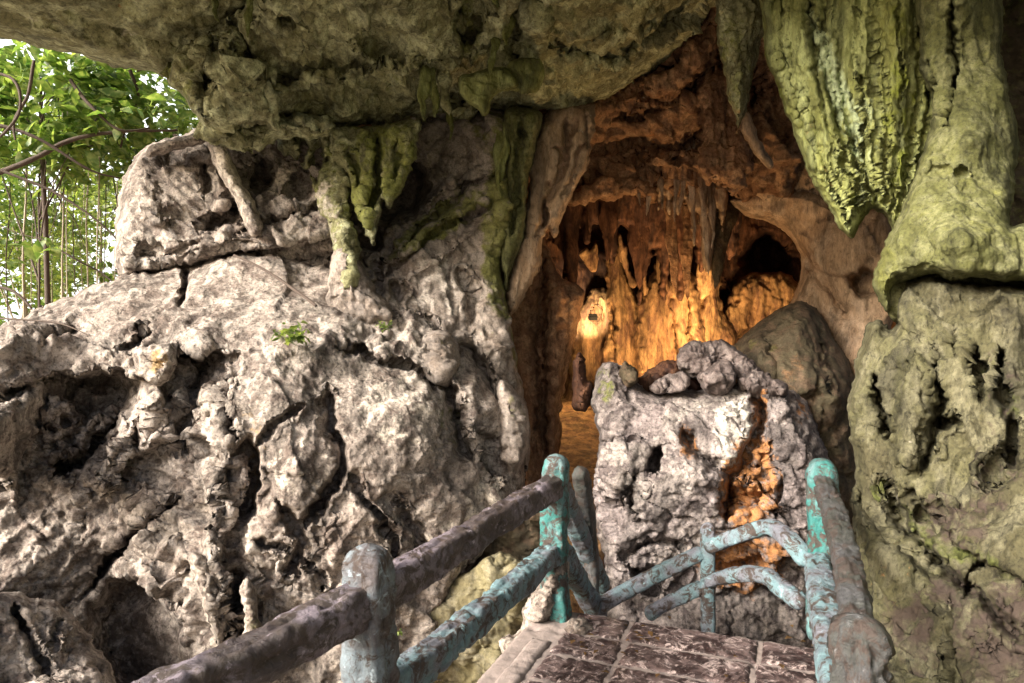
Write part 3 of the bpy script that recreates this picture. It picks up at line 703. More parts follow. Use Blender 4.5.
FR = ['second thin tan stalactite from the left of the fringe under the brown overhang', 'third thin tan stalactite from the left of the fringe, a short one',
      'thin tan stalactite at the middle of the fringe, right of a short one', 'short tan stalactite of the fringe left of its long right half',
      'long thin tan stalactite, left one of the fringe\'s three long ones', 'longest thin tan stalactite of the fringe, its tip deepest of all',
      'rightmost thin tan stalactite of the fringe, beside the broad grey-brown one', 'leftmost and shortest thin tan stalactite of the fringe']
for k, (x, y0, y1, w) in enumerate([(650,160,216,10),(661,168,210,8),(674,165,222,8),(683,175,214,7),(693,150,246,10),(703,170,276,11),(713,180,250,9),(641,178,206,7)]):
    icicle(x, y0, y1, w, 7.2, 70 + k, M['tan'], FR[k], group='fringe of thin tan stalactites', bend=(k % 3 - 1) * 3)
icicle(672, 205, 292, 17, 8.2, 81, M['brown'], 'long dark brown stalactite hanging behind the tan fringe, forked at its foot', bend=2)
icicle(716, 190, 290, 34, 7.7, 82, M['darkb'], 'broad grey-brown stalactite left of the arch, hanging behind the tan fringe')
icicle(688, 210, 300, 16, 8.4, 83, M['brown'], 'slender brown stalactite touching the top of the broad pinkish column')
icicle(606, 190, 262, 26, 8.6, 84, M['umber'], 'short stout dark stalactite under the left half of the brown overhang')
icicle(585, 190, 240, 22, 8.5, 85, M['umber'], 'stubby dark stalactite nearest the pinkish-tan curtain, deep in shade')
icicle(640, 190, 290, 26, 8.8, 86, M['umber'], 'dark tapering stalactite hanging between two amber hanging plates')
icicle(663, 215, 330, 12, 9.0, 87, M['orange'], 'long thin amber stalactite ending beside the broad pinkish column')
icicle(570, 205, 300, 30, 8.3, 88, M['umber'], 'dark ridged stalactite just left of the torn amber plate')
tag(mesh_obj('stalactite_curtain', [lobe([(640,150),(668,140),(700,150),(724,170),(728,200),(722,232),(717,206),(712,250),(707,270),(702,240),(698,214),(694,246),(690,212),(684,200),(678,216),(674,196),(669,214),(664,196),(658,212),(654,190),(648,204),(644,176)],
  [(650,160,7.5),(715,190,7.5)], T=.2, edge=7, step=1.2, rough=2.5, warp=3, disp=FLOW[1:], seed=181, feats=[('crack',[(664,150),(666,200)],3,.1),('crack',[(686,155),(687,205)],3,.12),('crack',[(703,160),(704,230)],3,.1)])], M['tan']),
  'ragged tan curtain of fused stalactites behind the thin fringe, under the brown overhang', 'stalactite curtain')
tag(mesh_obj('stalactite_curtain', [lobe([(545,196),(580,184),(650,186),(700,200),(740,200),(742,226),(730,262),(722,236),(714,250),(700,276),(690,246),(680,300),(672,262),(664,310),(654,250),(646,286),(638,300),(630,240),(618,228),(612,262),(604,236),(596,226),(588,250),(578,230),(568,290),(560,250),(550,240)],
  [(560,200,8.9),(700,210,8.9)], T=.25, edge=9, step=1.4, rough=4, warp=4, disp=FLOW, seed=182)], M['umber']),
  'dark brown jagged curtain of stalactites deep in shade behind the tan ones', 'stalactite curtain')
plates = [
 ([(579,254),(586,248),(590,252),(596,243),(597,268),(592,272),(588,268),(584,262)], 9.0, 'torn bright amber plate of flowstone hanging alone in the dark'),
 ([(618,238),(621,234),(624,244),(628,248),(630,270),(636,284),(630,286),(624,270),(619,258)], 9.0, 'narrow amber plate with a pointed top, left of the small square plate'),
 ([(628,238),(636,236),(642,246),(640,252),(644,262),(647,284),(649,290),(644,296),(642,282),(640,262),(636,250),(630,248)], 9.0, 'hooked amber plate with a long thin tail, right of the pointed one'),
 ([(698,262),(706,256),(712,272),(711,292),(700,300),(697,280)], 9.0, 'brightly lit yellow plate above the orange knob column'),
]
for k, (pl, Y, lb) in enumerate(plates):
    tag(mesh_obj('flowstone_plate', [lobe(pl, [(pl[0][0], pl[0][1], Y)], T=.06, edge=4, step=1.0, rough=1.5, disp=[('fbm',.04,6),('ridge',.03,(12,12,3))], seed=90 + k)], M['orange']), lb, 'flowstone plate', 'amber plates hanging in the chamber')

arch = [
 lobe([(728,200),(742,192),(765,190),(800,186),(850,205),(892,214),(900,300),(890,330),(880,380),(850,420),(820,380),(790,350),(760,345),(775,325),(794,296),(801,268),(795,244),(780,228),(762,220),(742,214)],
      [(735,203,7.6),(800,195,7.3),(880,230,6.9),(870,330,6.8),(800,330,7.3),(780,225,7.6),(850,400,6.8)], T=.35, edge=13, step=1.6, rough=1.5, warp=3, disp=[('fbm',.16,1.4),('crease',.06,(2.6,2.6,2.6),1.),('fbm',.02,9)], seed=101,
      feats=[('hole',868,282,22,14,0,.35),('bump',840,245,40,30,0,0.090),('crack',[(800,250),(830,290),(850,320)],8,.1)], paint=[('pale',780,222,40,8,35,.3)]),
 lobe([(760,60),(800,90),(850,160),(900,180),(910,230),(850,222),(800,200),(760,200),(745,150)], [(780,100,7.4),(850,200,7.2),(780,190,7.5)], T=.4, edge=14, step=2, rough=3, disp=CEIL[:4], seed=102, paint=[('dark',820,180,80,60,0,.5)]),
]
tag(mesh_obj('rock_arch', arch, M['tan']), 'smooth tan-brown arch curling round the right-hand opening of the chamber', 'rock arch')

tag(mesh_obj('rounded_boulder', [lobe([(735,345),(760,322),(785,306),(805,303),(822,314),(836,340),(850,365),(862,400),(862,440),(855,520),(800,520),(760,440),(735,400),(728,370)],
      [(800,310,6.3),(740,360,6.3),(800,390,5.9),(855,430,6.1),(830,500,6.0)], T=.7, edge=44, step=1.8, rough=2, disp=[('fbm',.16,1.6),('plane',.07,1.8,.4),('plane',.02,6,.5),('fissure',.03,(1.3,1.3,2)),('ridge',.012,12),('fbm',.01,26)], seed=111, feats=[('crack',[(760,330),(780,380),(790,450)],4,.07),('crack',[(820,320),(826,400)],3,.06)],
      paint=[('rust',790,380,14,40,20,.6),('moss',762,345,24,14,0,.5)])], M['darkb']), 'large smooth dark rounded boulder behind and right of the grey boulder', 'boulder')

boulder = [
 lobe([(596,374),(604,362),(622,366),(640,382),(662,392),(700,388),(740,380),(775,384),(800,392),(812,412),(822,440),(832,468),(830,520),(826,610),(806,660),(640,660),(606,640),(600,560),(594,500),(598,440),(590,400)],
      [(605,370,5.7),(700,392,5.5),(800,400,5.6),(605,470,5.3),(700,470,5.05),(790,450,5.3),(820,520,5.35),(700,560,5.3),(620,600,5.4),(790,600,5.35)], T=.5, edge=26, step=1.5, rough=3, warp=5,
      disp=[('fbm',.18,1.5),('tplane',.12,(1.3,1.3,1.9),.2),('tplane',.03,(4,4,5),.3),('fissure',.05,(1.6,1.6,2.6)),('ridge',.010,(8,8,8),.6),('tplane',.012,(12,12,14),.4),('plane',.008,26,.3),('fbm',.010,30)], seed=121,
      feats=[('crack',[(758,392),(760,420),(754,446),(742,466),(732,486),(728,520)],9,.34),('hole',654,462,10,16,30,.36),('crack',[(686,425),(694,448),(712,462),(730,478)],7,.20),
             ('crack',[(600,438),(622,442),(640,440)],5,.12),('hole',742,500,26,14,-10,.22),('crack',[(640,470),(624,490),(640,520)],6,.2),('ridge',[(662,420),(690,470),(725,488)],9,.08),
             ('bump',735,440,24,44,0,0.072),('bump',622,470,28,36,0,0.068),('bump',790,440,28,40,0,0.045),('crack',[(620,560),(650,540),(690,545)],6,.15),('hole',740,560,30,20,0,.25),('hole',650,580,16,14,0,.25),('crack',[(780,470),(776,520),(790,560)],5,.15)],
      paint=[('calm',690,440,70,60,0,.5),('rust',750,490,40,80,8,.85),('rust',688,440,12,26,-20,.6),('rust',760,410,12,30,0,.7),('pale',735,430,30,56,0,.8),('pale',680,410,50,20,0,.4),('rust',745,560,60,50,0,.75),('dark',610,460,20,30,0,.25),('pale',650,520,40,40,0,.25),('moss',604,385,14,30,0,.5),('rust',806,400,10,30,0,.6)]),
]
tag(mesh_obj('grey_boulder', boulder, M['boulder']), 'big pale grey and orange-cracked boulder in the middle behind the end of the walkway', 'boulder')
for nm, pl, Y, mt, sd_i, lb in [
 ('loose_rock', [(634,384),(648,370),(670,360),(700,358),(722,370),(720,396),(650,396)], 6.0, 'umber', 137, 'dark stone in the shaded hollow behind the little stones on the boulder'),
 ('rock_slab', [(676,352),(690,342),(715,340),(735,346),(752,360),(764,372),(758,378),(740,378),(716,378),(694,380),(678,368)], 5.75, 'stone', 131, 'flat brownish-lilac slab leaning on top of the grey boulder against the dark rounded one'),
 ('loose_rock', [(700,378),(712,364),(728,362),(737,374),(734,386),(724,394),(706,392)], 5.45, 'stone', 132, 'small lumpy grey-violet stone resting on the grey boulder just below the slab'),
 ('loose_rock', [(648,386),(662,376),(680,372),(688,380),(680,390),(656,394)], 5.6, 'stone', 133, 'low dark stone with a pale nose in the hollow left of the slab'),
 ('loose_rock', [(736,380),(752,372),(772,374),(786,384),(784,396),(760,400),(742,394)], 5.5, 'stone', 134, 'grey stone at the right of the small violet stone, below the dark boulder'),
 ('loose_rock', [(618,372),(624,362),(634,368),(638,380),(628,388)], 5.6, 'darkb', 135, 'small dark pointed stone at the left shoulder of the grey boulder'),
 ('dark_stone', [(573,366),(577,352),(583,356),(586,376),(594,384),(592,400),(584,410),(573,406)], 5.9, 'umber', 136, 'dark stone with mottled edge at the tunnel side of the grey boulder'),
]:
    cx = sum(p[0] for p in pl) / len(pl); cy = sum(p[1] for p in pl) / len(pl)
    tag(mesh_obj(nm, [lobe(pl, [(cx, cy, Y)], T=.22, edge=14, step=1.2, rough=3, disp=[('fbm',.10,2.6),('plane',.09,4,.4),('plane',.035,10,.4),('ridge',.02,16),('pits',.015,20),('fbm',.012,34)], seed=sd_i)], M[mt]), lb, 'rock')

# sloping floor of the lit tunnel
def tunnel_floor():
    xs = np.arange(.35, 1.5, .04); ys = np.arange(6.6, 10.2, .04); x, y = np.meshgrid(xs, ys)
    p = np.stack([x.ravel(), y.ravel(), np.zeros(x.size)], 1)
    p[:, 2] = -.05 + .27 * (p[:, 1] - 6.6) + .05 * fbm(p * 2, 3) + .01 * fbm(p * 12, 3)
    i = np.arange(x.size).reshape(x.shape)
    return p, np.stack([i[:-1, :-1], i[:-1, 1:], i[1:, 1:], i[1:, :-1]], -1).reshape(-1, 4), None
tag(mesh_obj('tunnel_path', [tunnel_floor()], M['orange']), kind='structure')

# ------------------------------------------------------------------ right side: drapery, column, buttress
_L = smooth_poly([(766,-40),(768,40),(784,95),(802,150),(822,195),(850,236)], 5, False); _R = smooth_poly([(932,-40),(936,60),(934,110),(922,160),(910,200),(896,238)], 5, False)
_fl = []
for k in range(22):
    t = (k + .5 + rnd.uniform(-.35, .35)) / 22; pl = [tuple(p) for p in (_L * (1 - t) + _R * t)[::3]]
    a0 = rnd.choice([0, 0, 2, 4]); pl = pl[a0:]
    _fl.append(('crack' if k % 2 else 'ridge', pl, rnd.uniform(1.6, 4.), rnd.uniform(.02, .055)))
tag(mesh_obj('green_drapery', [
 lobe([(758,-80),(762,20),(768,60),(782,100),(798,150),(812,180),(830,210),(844,234),(852,238),(858,226),(866,216),(876,212),(886,220),(894,236),(906,244),(924,220),(940,190),(950,120),(952,40),(955,-80)],
      [(775,0,4.5),(850,0,4.15),(930,0,4.25),(800,130,4.5),(860,130,4.15),(930,130,4.3),(850,225,4.25),(900,220,4.2)], T=.25, edge=11, step=1.4, rough=2.5, warp=4, disp=FLOW, seed=141,
      feats=_fl + [('hole',862,80,8,6,0,.06),('hole',820,30,4,8,0,.05),('crack',[(836,60),(846,120),(868,180),(882,210)],4,.09),('crack',[(806,-20),(820,60),(842,130),(866,196)],3,.08),('crack',[(922,-20),(926,60),(930,108)],3,.10),('ridge',[(790,0),(808,80),(834,160),(850,220)],12,.08),('ridge',[(892,-20),(898,60),(892,140),(884,205)],18,.08)],
      paint=[('pale',838,90,16,110,-20,.85),('pale',870,130,12,60,0,.5),('moss',900,90,24,120,0,.55),('rust',820,150,12,60,-25,.3),('moss',775,90,10,120,-18,.45)])], M['drape']),
    'huge yellow-green ribbed drapery hanging from the ceiling, right of the chamber', 'flowstone drapery')
tag(mesh_obj('green_column', [
 lobe([(912,-90),(914,0),(920,60),(930,100),(930,130),(918,165),(905,200),(890,235),(874,275),(876,296),(888,312),(893,296),(898,285),(925,276),(970,280),(1060,284),(1150,286),(1150,225),(1060,215),(1012,225),(1014,190),(1020,140),(1008,90),(1002,40),(1000,-90)],
      [(920,0,4.0),(960,0,3.7),(1000,0,4.0),(930,120,4.0),(970,140,3.6),(1015,150,3.9),(890,250,3.7),(960,240,3.3),(1040,250,3.4),(880,300,3.7)], T=.3, edge=13, step=1.5, rough=3, warp=4,
      disp=[('fbm',.12,1.6),('crease',.05,(3,3,1.2),.8),('ridge',.02,(9,9,2),.5),('plane',.012,(9,9,6),.4),('ridge',.010,20),('fbm',.008,30)], seed=142,
      feats=[('crack',[(950,-10),(954,60),(952,100),(946,130)],4,.14),('hole',938,170,14,9,0,.05),('crack',[(926,60),(940,90)],3,.05),('hole',962,172,8,6,0,.06)], paint=[('moss',960,200,90,100,0,.4),('moss',990,60,20,60,0,.4),('pale',1000,130,20,40,0,.2),('moss',885,270,18,40,0,.7)])], M['column']),
    'thick green column bulging at its foot, standing above the horizontal crack at the right edge', 'rock column')
butt = [
 lobe([(893,296),(905,280),(930,276),(975,284),(1060,286),(1200,280),(1420,300),(1440,760),(880,760),(872,640),(852,520),(855,470),(848,420),(856,360),(866,326),(880,320),(890,330),(896,322)],
      [(900,290,3.75),(1000,300,3.4),(1040,400,3.2),(860,420,3.7),(930,420,3.35),(870,340,3.8),(870,520,3.5),(950,560,2.9),(1040,560,2.6),(900,680,2.8),(1030,690,2.4),(1250,300,3.0),(1400,700,2.2),(1250,600,2.3)], T=.35, edge=15, step=1.5, rough=3, warp=5,
      disp=BUTT, seed=143,
      feats=[('crack',[(874,372),(880,410),(890,440)],6,.26),('crack',[(935,350),(940,400),(936,440),(925,470)],6,.2),('crack',[(955,330),(958,360)],5,.16),('hole',978,372,8,34,-8,.2),('hole',1002,380,8,34,-10,.22),('hole',945,424,16,8,0,.2),
             ('hole',1012,440,8,30,0,.2),('ridge',[(905,340),(915,380),(912,430),(905,470)],14,.12),('crack',[(886,480),(900,520),(940,560),(980,600),(1024,640)],9,.16),('hole',930,520,20,22,0,.10),('crack',[(965,600),(975,570),(990,560)],4,.12),
             ('step',[(905,480),(945,530),(1000,570),(1040,580)],40,.14,1),('bump',915,600,40,36,40,0.054),('hole',1000,470,24,20,0,.12),('bump',985,620,26,30,0,0.045)],
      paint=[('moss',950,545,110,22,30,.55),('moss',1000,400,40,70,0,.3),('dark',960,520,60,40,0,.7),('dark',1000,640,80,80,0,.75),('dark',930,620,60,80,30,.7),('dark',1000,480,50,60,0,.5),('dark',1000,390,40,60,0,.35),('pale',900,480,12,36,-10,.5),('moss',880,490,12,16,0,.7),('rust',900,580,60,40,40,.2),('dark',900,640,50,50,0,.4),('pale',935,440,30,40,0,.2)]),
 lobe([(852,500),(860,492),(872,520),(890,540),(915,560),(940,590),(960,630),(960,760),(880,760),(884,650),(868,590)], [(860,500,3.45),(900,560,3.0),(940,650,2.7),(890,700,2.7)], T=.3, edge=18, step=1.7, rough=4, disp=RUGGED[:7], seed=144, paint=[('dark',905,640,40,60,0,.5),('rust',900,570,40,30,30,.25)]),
]
tag(mesh_obj('right_buttress', butt, M['butt']), 'pitted green-grey rock buttress below the horizontal crack at the right edge, mossy lower down', 'rock buttress')
tag(mesh_obj('dark_side_wall', [lobe([(888,262),(950,250),(1300,250),(1300,330),(950,320),(890,318)], [(900,290,4.15),(1250,290,3.6)], T=.2, edge=12, step=3, rough=2, disp=SOFT[:3], seed=148),  # first lobe: filler added behind the crack to stop lamp glow
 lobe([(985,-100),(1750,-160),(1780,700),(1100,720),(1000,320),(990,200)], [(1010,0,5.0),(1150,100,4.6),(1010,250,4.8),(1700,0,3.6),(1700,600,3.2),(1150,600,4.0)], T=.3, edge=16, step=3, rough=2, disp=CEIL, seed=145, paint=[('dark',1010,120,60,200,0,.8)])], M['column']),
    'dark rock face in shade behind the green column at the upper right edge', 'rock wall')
tag(mesh_obj('cone_stalactite', [lobe([(716,-60),(718,10),(720,50),(726,80),(732,110),(738,132),(744,118),(750,96),(756,60),(768,20),(775,-60)], [(740,0,5.0),(738,125,5.2)], T=.35, edge=18, step=1.5, rough=3, disp=DRIP, seed=146, paint=[('moss',738,60,30,70,0,.5),('rust',738,120,12,20,0,.5)])], M['ceil']),
    'dark green cone-shaped stalactite left of the huge drapery', 'stalactite')
tag(mesh_obj('thin_rock_fin', [lobe([(744,110),(752,120),(766,150),(775,165),(768,168),(752,150),(742,130)], [(755,130,6.3)], T=.12, edge=6, step=1.4, rough=2, disp=DRIP[3:], seed=147)], M['tan']),
    'thin tan rock fin slanting down right of the dark green cone', 'rock fin')

# small drips under the central ceiling
for k, (x, y0, y1, w, Y, lb) in enumerate([
 (425,78,121,15,5.1,'pale lime-green stalactite, leftmost pair partner under the central ceiling'),(433,74,118,13,5.15,'lime-green stalactite close right of its twin under the central ceiling'),
 (446,70,116,20,5.2,'brownish thick stalactite between the lime twins and the broad tongue'),(449,122,141,7,5.7,'tiny pale green tooth below the broad tongue'),
 (508,18,46,14,4.9,'short pale stalactite high in the ceiling cleft'),(494,-12,8,12,4.4,'stub of pale stalactite cut by the top of the picture'),
 (492,35,78,12,4.95,'bright yellow-green thin stalactite right of the ceiling cleft'),(250,-10,38,12,4.3,'yellow-green drip hanging near the top left of the ceiling'),(215,-12,24,14,4.2,'mossy drip at the top, leftmost of the ceiling drips'),
 (502,140,200,18,5.9,'moss-covered dripstone down the wall beside the grey-green column')]):
    icicle(x, y0, y1, w, Y, 150 + k, M['drape'] if k != 2 else M['ceil'], lb, group='small green drips of the ceiling')
tag(mesh_obj('tongue_stalactite', [lobe([(458,78),(474,72),(500,66),(516,76),(518,88),(500,92),(492,100),(490,110),(484,117),(476,108),(464,100)], [(480,85,5.15)], T=.16, edge=9, step=1.3, rough=1.5, disp=SOFT[2:], seed=165),
   lobe([(500,84),(520,60),(540,62),(544,76),(536,92),(520,92)], [(525,75,5.3)], T=.2, edge=12, step=1.3, rough=1.5, disp=SOFT, seed=166, paint=[('dark',530,75,20,20,0,.2)])], M['drape']),
    'broad smooth green tongue of dripstone in the middle of the ceiling', 'stalactite')

# lower rocks under and beside the railing
low = [
 ('olive_rock', [(392,610),(430,596),(470,570),(500,552),(524,566),(530,600),(520,640),(510,700),(380,720)], 4.75, 'olive', 171, 'smooth olive-yellow rock in the gap under the lower rail'),
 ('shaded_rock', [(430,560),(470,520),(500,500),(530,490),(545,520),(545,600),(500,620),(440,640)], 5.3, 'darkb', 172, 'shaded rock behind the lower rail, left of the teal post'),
 ('rubble_footing', [(556,560),(566,556),(570,580),(562,610),(545,632),(520,655),(502,652),(500,640),(520,628),(524,606),(534,590),(545,568)], 3.86, 'wall', 173, 'crusty pale lump of concrete at the foot of the teal post'),
 ('brown_rock', [(594,520),(606,540),(610,600),(606,640),(570,650),(548,620),(545,540),(560,500)], 5.6, 'orange', 175, 'brown-ochre rock behind the second stair rail'),
]
for nm, pl, Y, mt, sd_i, lb in low:
    cx = sum(p[0] for p in pl) / len(pl); cy = sum(p[1] for p in pl) / len(pl)
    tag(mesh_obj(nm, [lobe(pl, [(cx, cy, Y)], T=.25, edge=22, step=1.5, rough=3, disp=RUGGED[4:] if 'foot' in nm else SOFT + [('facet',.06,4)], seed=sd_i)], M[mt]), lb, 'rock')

# right rock continued unseen past the camera, added to cut light from the right
def side_rock():
    ys = np.arange(-2.5, 2.9, .06); zs = np.arange(-1.4, 4.6, .06); y, z = np.meshgrid(ys, zs)
    p = np.stack([np.zeros(y.size), y.ravel(), z.ravel()], 1)
    e = np.minimum.reduce([(p[:, 1] + 2.5) / .8, (2.85 - p[:, 1]) / .8, (4.55 - p[:, 2]) / .8, np.ones(y.size)]).clip(0, 1); h = np.sqrt(np.maximum(0, 1 - (1 - e) ** 2))
    x = 2.65 + .30 * fbm(p * 1.2, 4) + .1 * planes(p * 2.2) + .04 * fbm(p * 7, 3) - .25 * (p[:, 2] < 99) * np.sin(p[:, 2])
    a = p.copy(); a[:, 0] = x + .7 - .6 * h; b = p.copy(); b[:, 0] = x + .7 + 1.0 * h
    i = np.arange(y.size).reshape(y.shape); q = np.stack([i[:-1, :-1], i[1:, :-1], i[1:, 1:], i[:-1, 1:]], -1).reshape(-1, 4)
    return np.concatenate([a, b]), np.concatenate([q, q[:, ::-1] + y.size]), None
tag(mesh_obj('unseen_cave_side', [side_rock()], M['column']), kind='structure')
# ------------------------------------------------------------------ walkway and railings
def beam(path, w, h, seed=0, n=28, step=.014, amp=.012, power=4.6, taper=None, twist=0., low=.02, cap=.6):
    """rough cast-concrete log along a path: rounded-square section, rounded ends, knobbly skin"""
    P = smooth_poly(path, 10, False) if len(path) > 2 else np.array(path, float)
    sl = np.concatenate([[0], np.cumsum(np.linalg.norm(np.diff(P, axis=0), axis=1))]); L = sl[-1]
    m = max(int(L / step), 6); s = np.linspace(0, L, m)
    C = np.stack([np.interp(s, sl, P[:, k]) for k in range(3)], 1)
    T = np.gradient(C, axis=0); T /= np.linalg.norm(T, axis=1)[:, None]
    up = np.array([0, 0, 1.]) if abs(T[0, 2]) < .8 else np.array([DX, DY, 0.])
    S = np.cross(T, up); S /= np.linalg.norm(S, axis=1)[:, None]; U = np.cross(S, T)
    an = np.linspace(0, 2 * PI, n, endpoint=False)
    ca, sa = np.cos(an + PI / 4), np.sin(an + PI / 4); k = (np.abs(ca) ** power + np.abs(sa) ** power) ** (-1 / power)
    e = np.minimum(s, L - s); r = np.sqrt(np.clip(1 - (1 - np.clip(e / (min(w, h) * cap), 0, 1)) ** 2, .0004, 1))
    if taper is not None: r = r * np.interp(s / L, [0, 1], taper)
    rr = (1 + low * 6 * perlin(np.stack([s * 3 + seed, s * 0 + seed * 1.7, s * 0], 1)))
    A = (ca * k)[None] * (w / 2) * (r * rr)[:, None]; B = (sa * k)[None] * (h / 2) * (r * rr)[:, None]
    v = C[:, None] + S[:, None] * A[..., None] + U[:, None] * B[..., None]
    v = v.reshape(-1, 3)
    N = (S[:, None] * ca[None, :, None] + U[:, None] * sa[None, :, None]).reshape(-1, 3)
    dsp = amp * (fbm(v * 9 + seed, 4) + .7 * fbm(v * 26 + seed, 3)) - amp * 1.4 * sst(.15, .4, fbm(v * (7, 7, 7) + seed + 9, 3)) + amp * .8 * (ridged(v * 15 + seed, 3) - .6)
    q3 = np.stack([np.repeat(s, n) * 3.2 + seed, np.tile(ca, m) * 1.9, np.tile(sa, m) * 1.9], 1)
    dsp = dsp * .55 + amp * 1.5 * (ridged(q3, 4) - .62) + amp * .8 * fbm(q3 * 2.3, 3)
    v = v + N * dsp[:, None] * np.clip(r, .2, 1).repeat(n)[:, None]
    i = np.arange(m - 1)[:, None] * n; j = np.arange(n)[None]; j2 = (j + 1) % n
    q = np.stack([i + j, i + j2, i + n + j2, i + n + j], -1).reshape(-1, 4)
    return v, q, None
DX, DY = math.sin(math.radians(22)), math.cos(math.radians(22))
PX, PY = DY, -DX                                       # across the walkway, to the right
A_ = np.array([-.49, 2.32]); B_ = np.array([.26, 4.0]); C_ = np.array([1.74, 3.84]); D_ = np.array([1.07, 2.10])

def on(p, z): return (p[0], p[1], z)
rl = tag(empty('railing', on(A_, 0)), 'left railing with lavender-grey concrete log rails, from the bottom edge up to the teal post', 'railing')
def child(name, parts, mat, root, label=None):
    o = mesh_obj(name, parts, mat); o.parent = root; o.matrix_parent_inverse = root.matrix_world.inverted(); o.location = -root.location if False else o.location
    loc = root.location; me = o.data
    co = np.empty(len(me.vertices) * 3, np.float32); me.vertices.foreach_get('co', co); co = co.reshape(-1, 3) - np.array(loc, np.float32)
    me.vertices.foreach_set('co', co.ravel()); me.update()
    o.matrix_parent_inverse.identity()
    if label: o['label'] = label
    return o
child('post', [beam([on(A_, -.6), on(A_ + (.01, 0), .30), on(A_, .915)], .15, .15, 201, n=40, step=.01, amp=.016)], M['post'], rl, 'thick pale-blue and grey post at the bottom of the picture')
child('post', [beam([on(B_, -.1), on(B_ + (-.012, 0), .4), on(B_, .945)], .15, .15, 202, n=40, step=.01, amp=.013)], M['teal'], rl, 'teal post at the end of the walkway')
child('rail', [beam([(-1.25, .98, .66), (-.98, 1.52, .69), (-.66, 2.02, .715), on(A_, .725)], .125, .135, 203, n=36, step=.01, amp=.016)], M['rail'], rl)
child('rail', [beam([on(A_ + (.0, .0), .72), (-.14, 3.1, .745), on(B_, .76)], .12, .13, 204, n=36, step=.01, amp=.014)], M['rail'], rl)
child('rail', [beam([on(A_, .36), (-.14, 3.1, .36), on(B_ + (-.02, 0), .365)], .12, .125, 205, n=36, step=.01, amp=.014)], M['railblue'], rl)

sr = tag(empty('stair_railing', (.3, 4.12, 0)), 'blue-teal rails dropping away steeply behind the teal post', 'railing')
G_ = V(602, 560, 5.3)
child('rail', [beam([(.28, 4.08, .74), tuple(V(603, 590, 5.3))], .12, .13, 211, n=26, amp=.012)], M['railblue'], sr)
child('rail', [beam([(.28, 4.08, .36), tuple(V(600, 618, 4.9))], .12, .13, 212, n=26, amp=.012)], M['railblue'], sr)
child('post', [beam([tuple(V(592, 700, 4.8)), tuple(V(591, 560, 4.8)), tuple(V(580, 468, 4.35))], .10, .10, 213, n=26, amp=.010)], M['deepgrey'], sr, 'dark inner post')

rr_ = tag(empty('railing', on(C_, 0)), 'right railing seen end-on, turquoise post in front of the dark grey log rail', 'railing')
child('post', [beam([on(C_, -.1), on(C_ + (.01, 0), .4), on(C_, .945)], .155, .155, 221, n=40, step=.01, amp=.013)], M['teal'], rr_, 'tall turquoise post at the end of the walkway')
child('post', [beam([on(D_, -.5), on(D_ + (.0, 0), .3), on(D_, .76)], .14, .15, 222, n=44, step=.009, amp=.035)], M['deepgrey'], rr_, 'stubby dark grey-green near post at the bottom edge')
child('rail', [beam([on(C_, .80), on((C_ + D_) / 2 + (.02, 0), .77), on(D_, .69)], .09, .12, 223, n=36, step=.01, amp=.016)], M['deepgrey'], rr_)
child('rail', [beam([on(C_ + (-.03, 0), .36), on((C_ + D_) / 2 + (-.03, 0), .36), on(D_ + (-.03, 0), .36)], .13, .14, 224, n=36, step=.01, amp=.014)], M['railblue'], rr_)

bf = tag(empty('stair_railing', (1.41, 4.9, -1)), 'slender pale-blue bent railing with two rails behind the far edge of the walkway', 'railing')
child('post', [beam([tuple(V(708, 690, 4.62)), tuple(V(708, 600, 4.62)), tuple(V(708, 522, 4.62))], .095, .095, 231, n=24, amp=.008)], M['railblue'], bf)
child('rail', [beam([tuple(V(590, 612, 4.78)), tuple(V(640, 583, 4.72)), tuple(V(705, 551, 4.62))], .10, .10, 232, n=24, amp=.008)], M['railblue'], bf)
child('rail', [beam([tuple(V(705, 548, 4.60)), tuple(V(740, 535, 4.42)), tuple(V(770, 527, 4.22)), tuple(V(790, 541, 4.02)), tuple(V(812, 566, 3.9))], .10, .095, 233, n=24, amp=.008)], M['railblue'], bf)
child('rail', [beam([tuple(V(645, 616, 4.74)), tuple(V(680, 597, 4.68)), tuple(V(705, 586, 4.62))], .09, .09, 234, n=24, amp=.008)], M['railblue'], bf)
child('rail', [beam([tuple(V(705, 582, 4.60)), tuple(V(735, 575, 4.42)), tuple(V(764, 575, 4.22)), tuple(V(785, 590, 4.02)), tuple(V(806, 606, 3.9))], .09, .09, 235, n=24, amp=.008)], M['railblue'], bf)

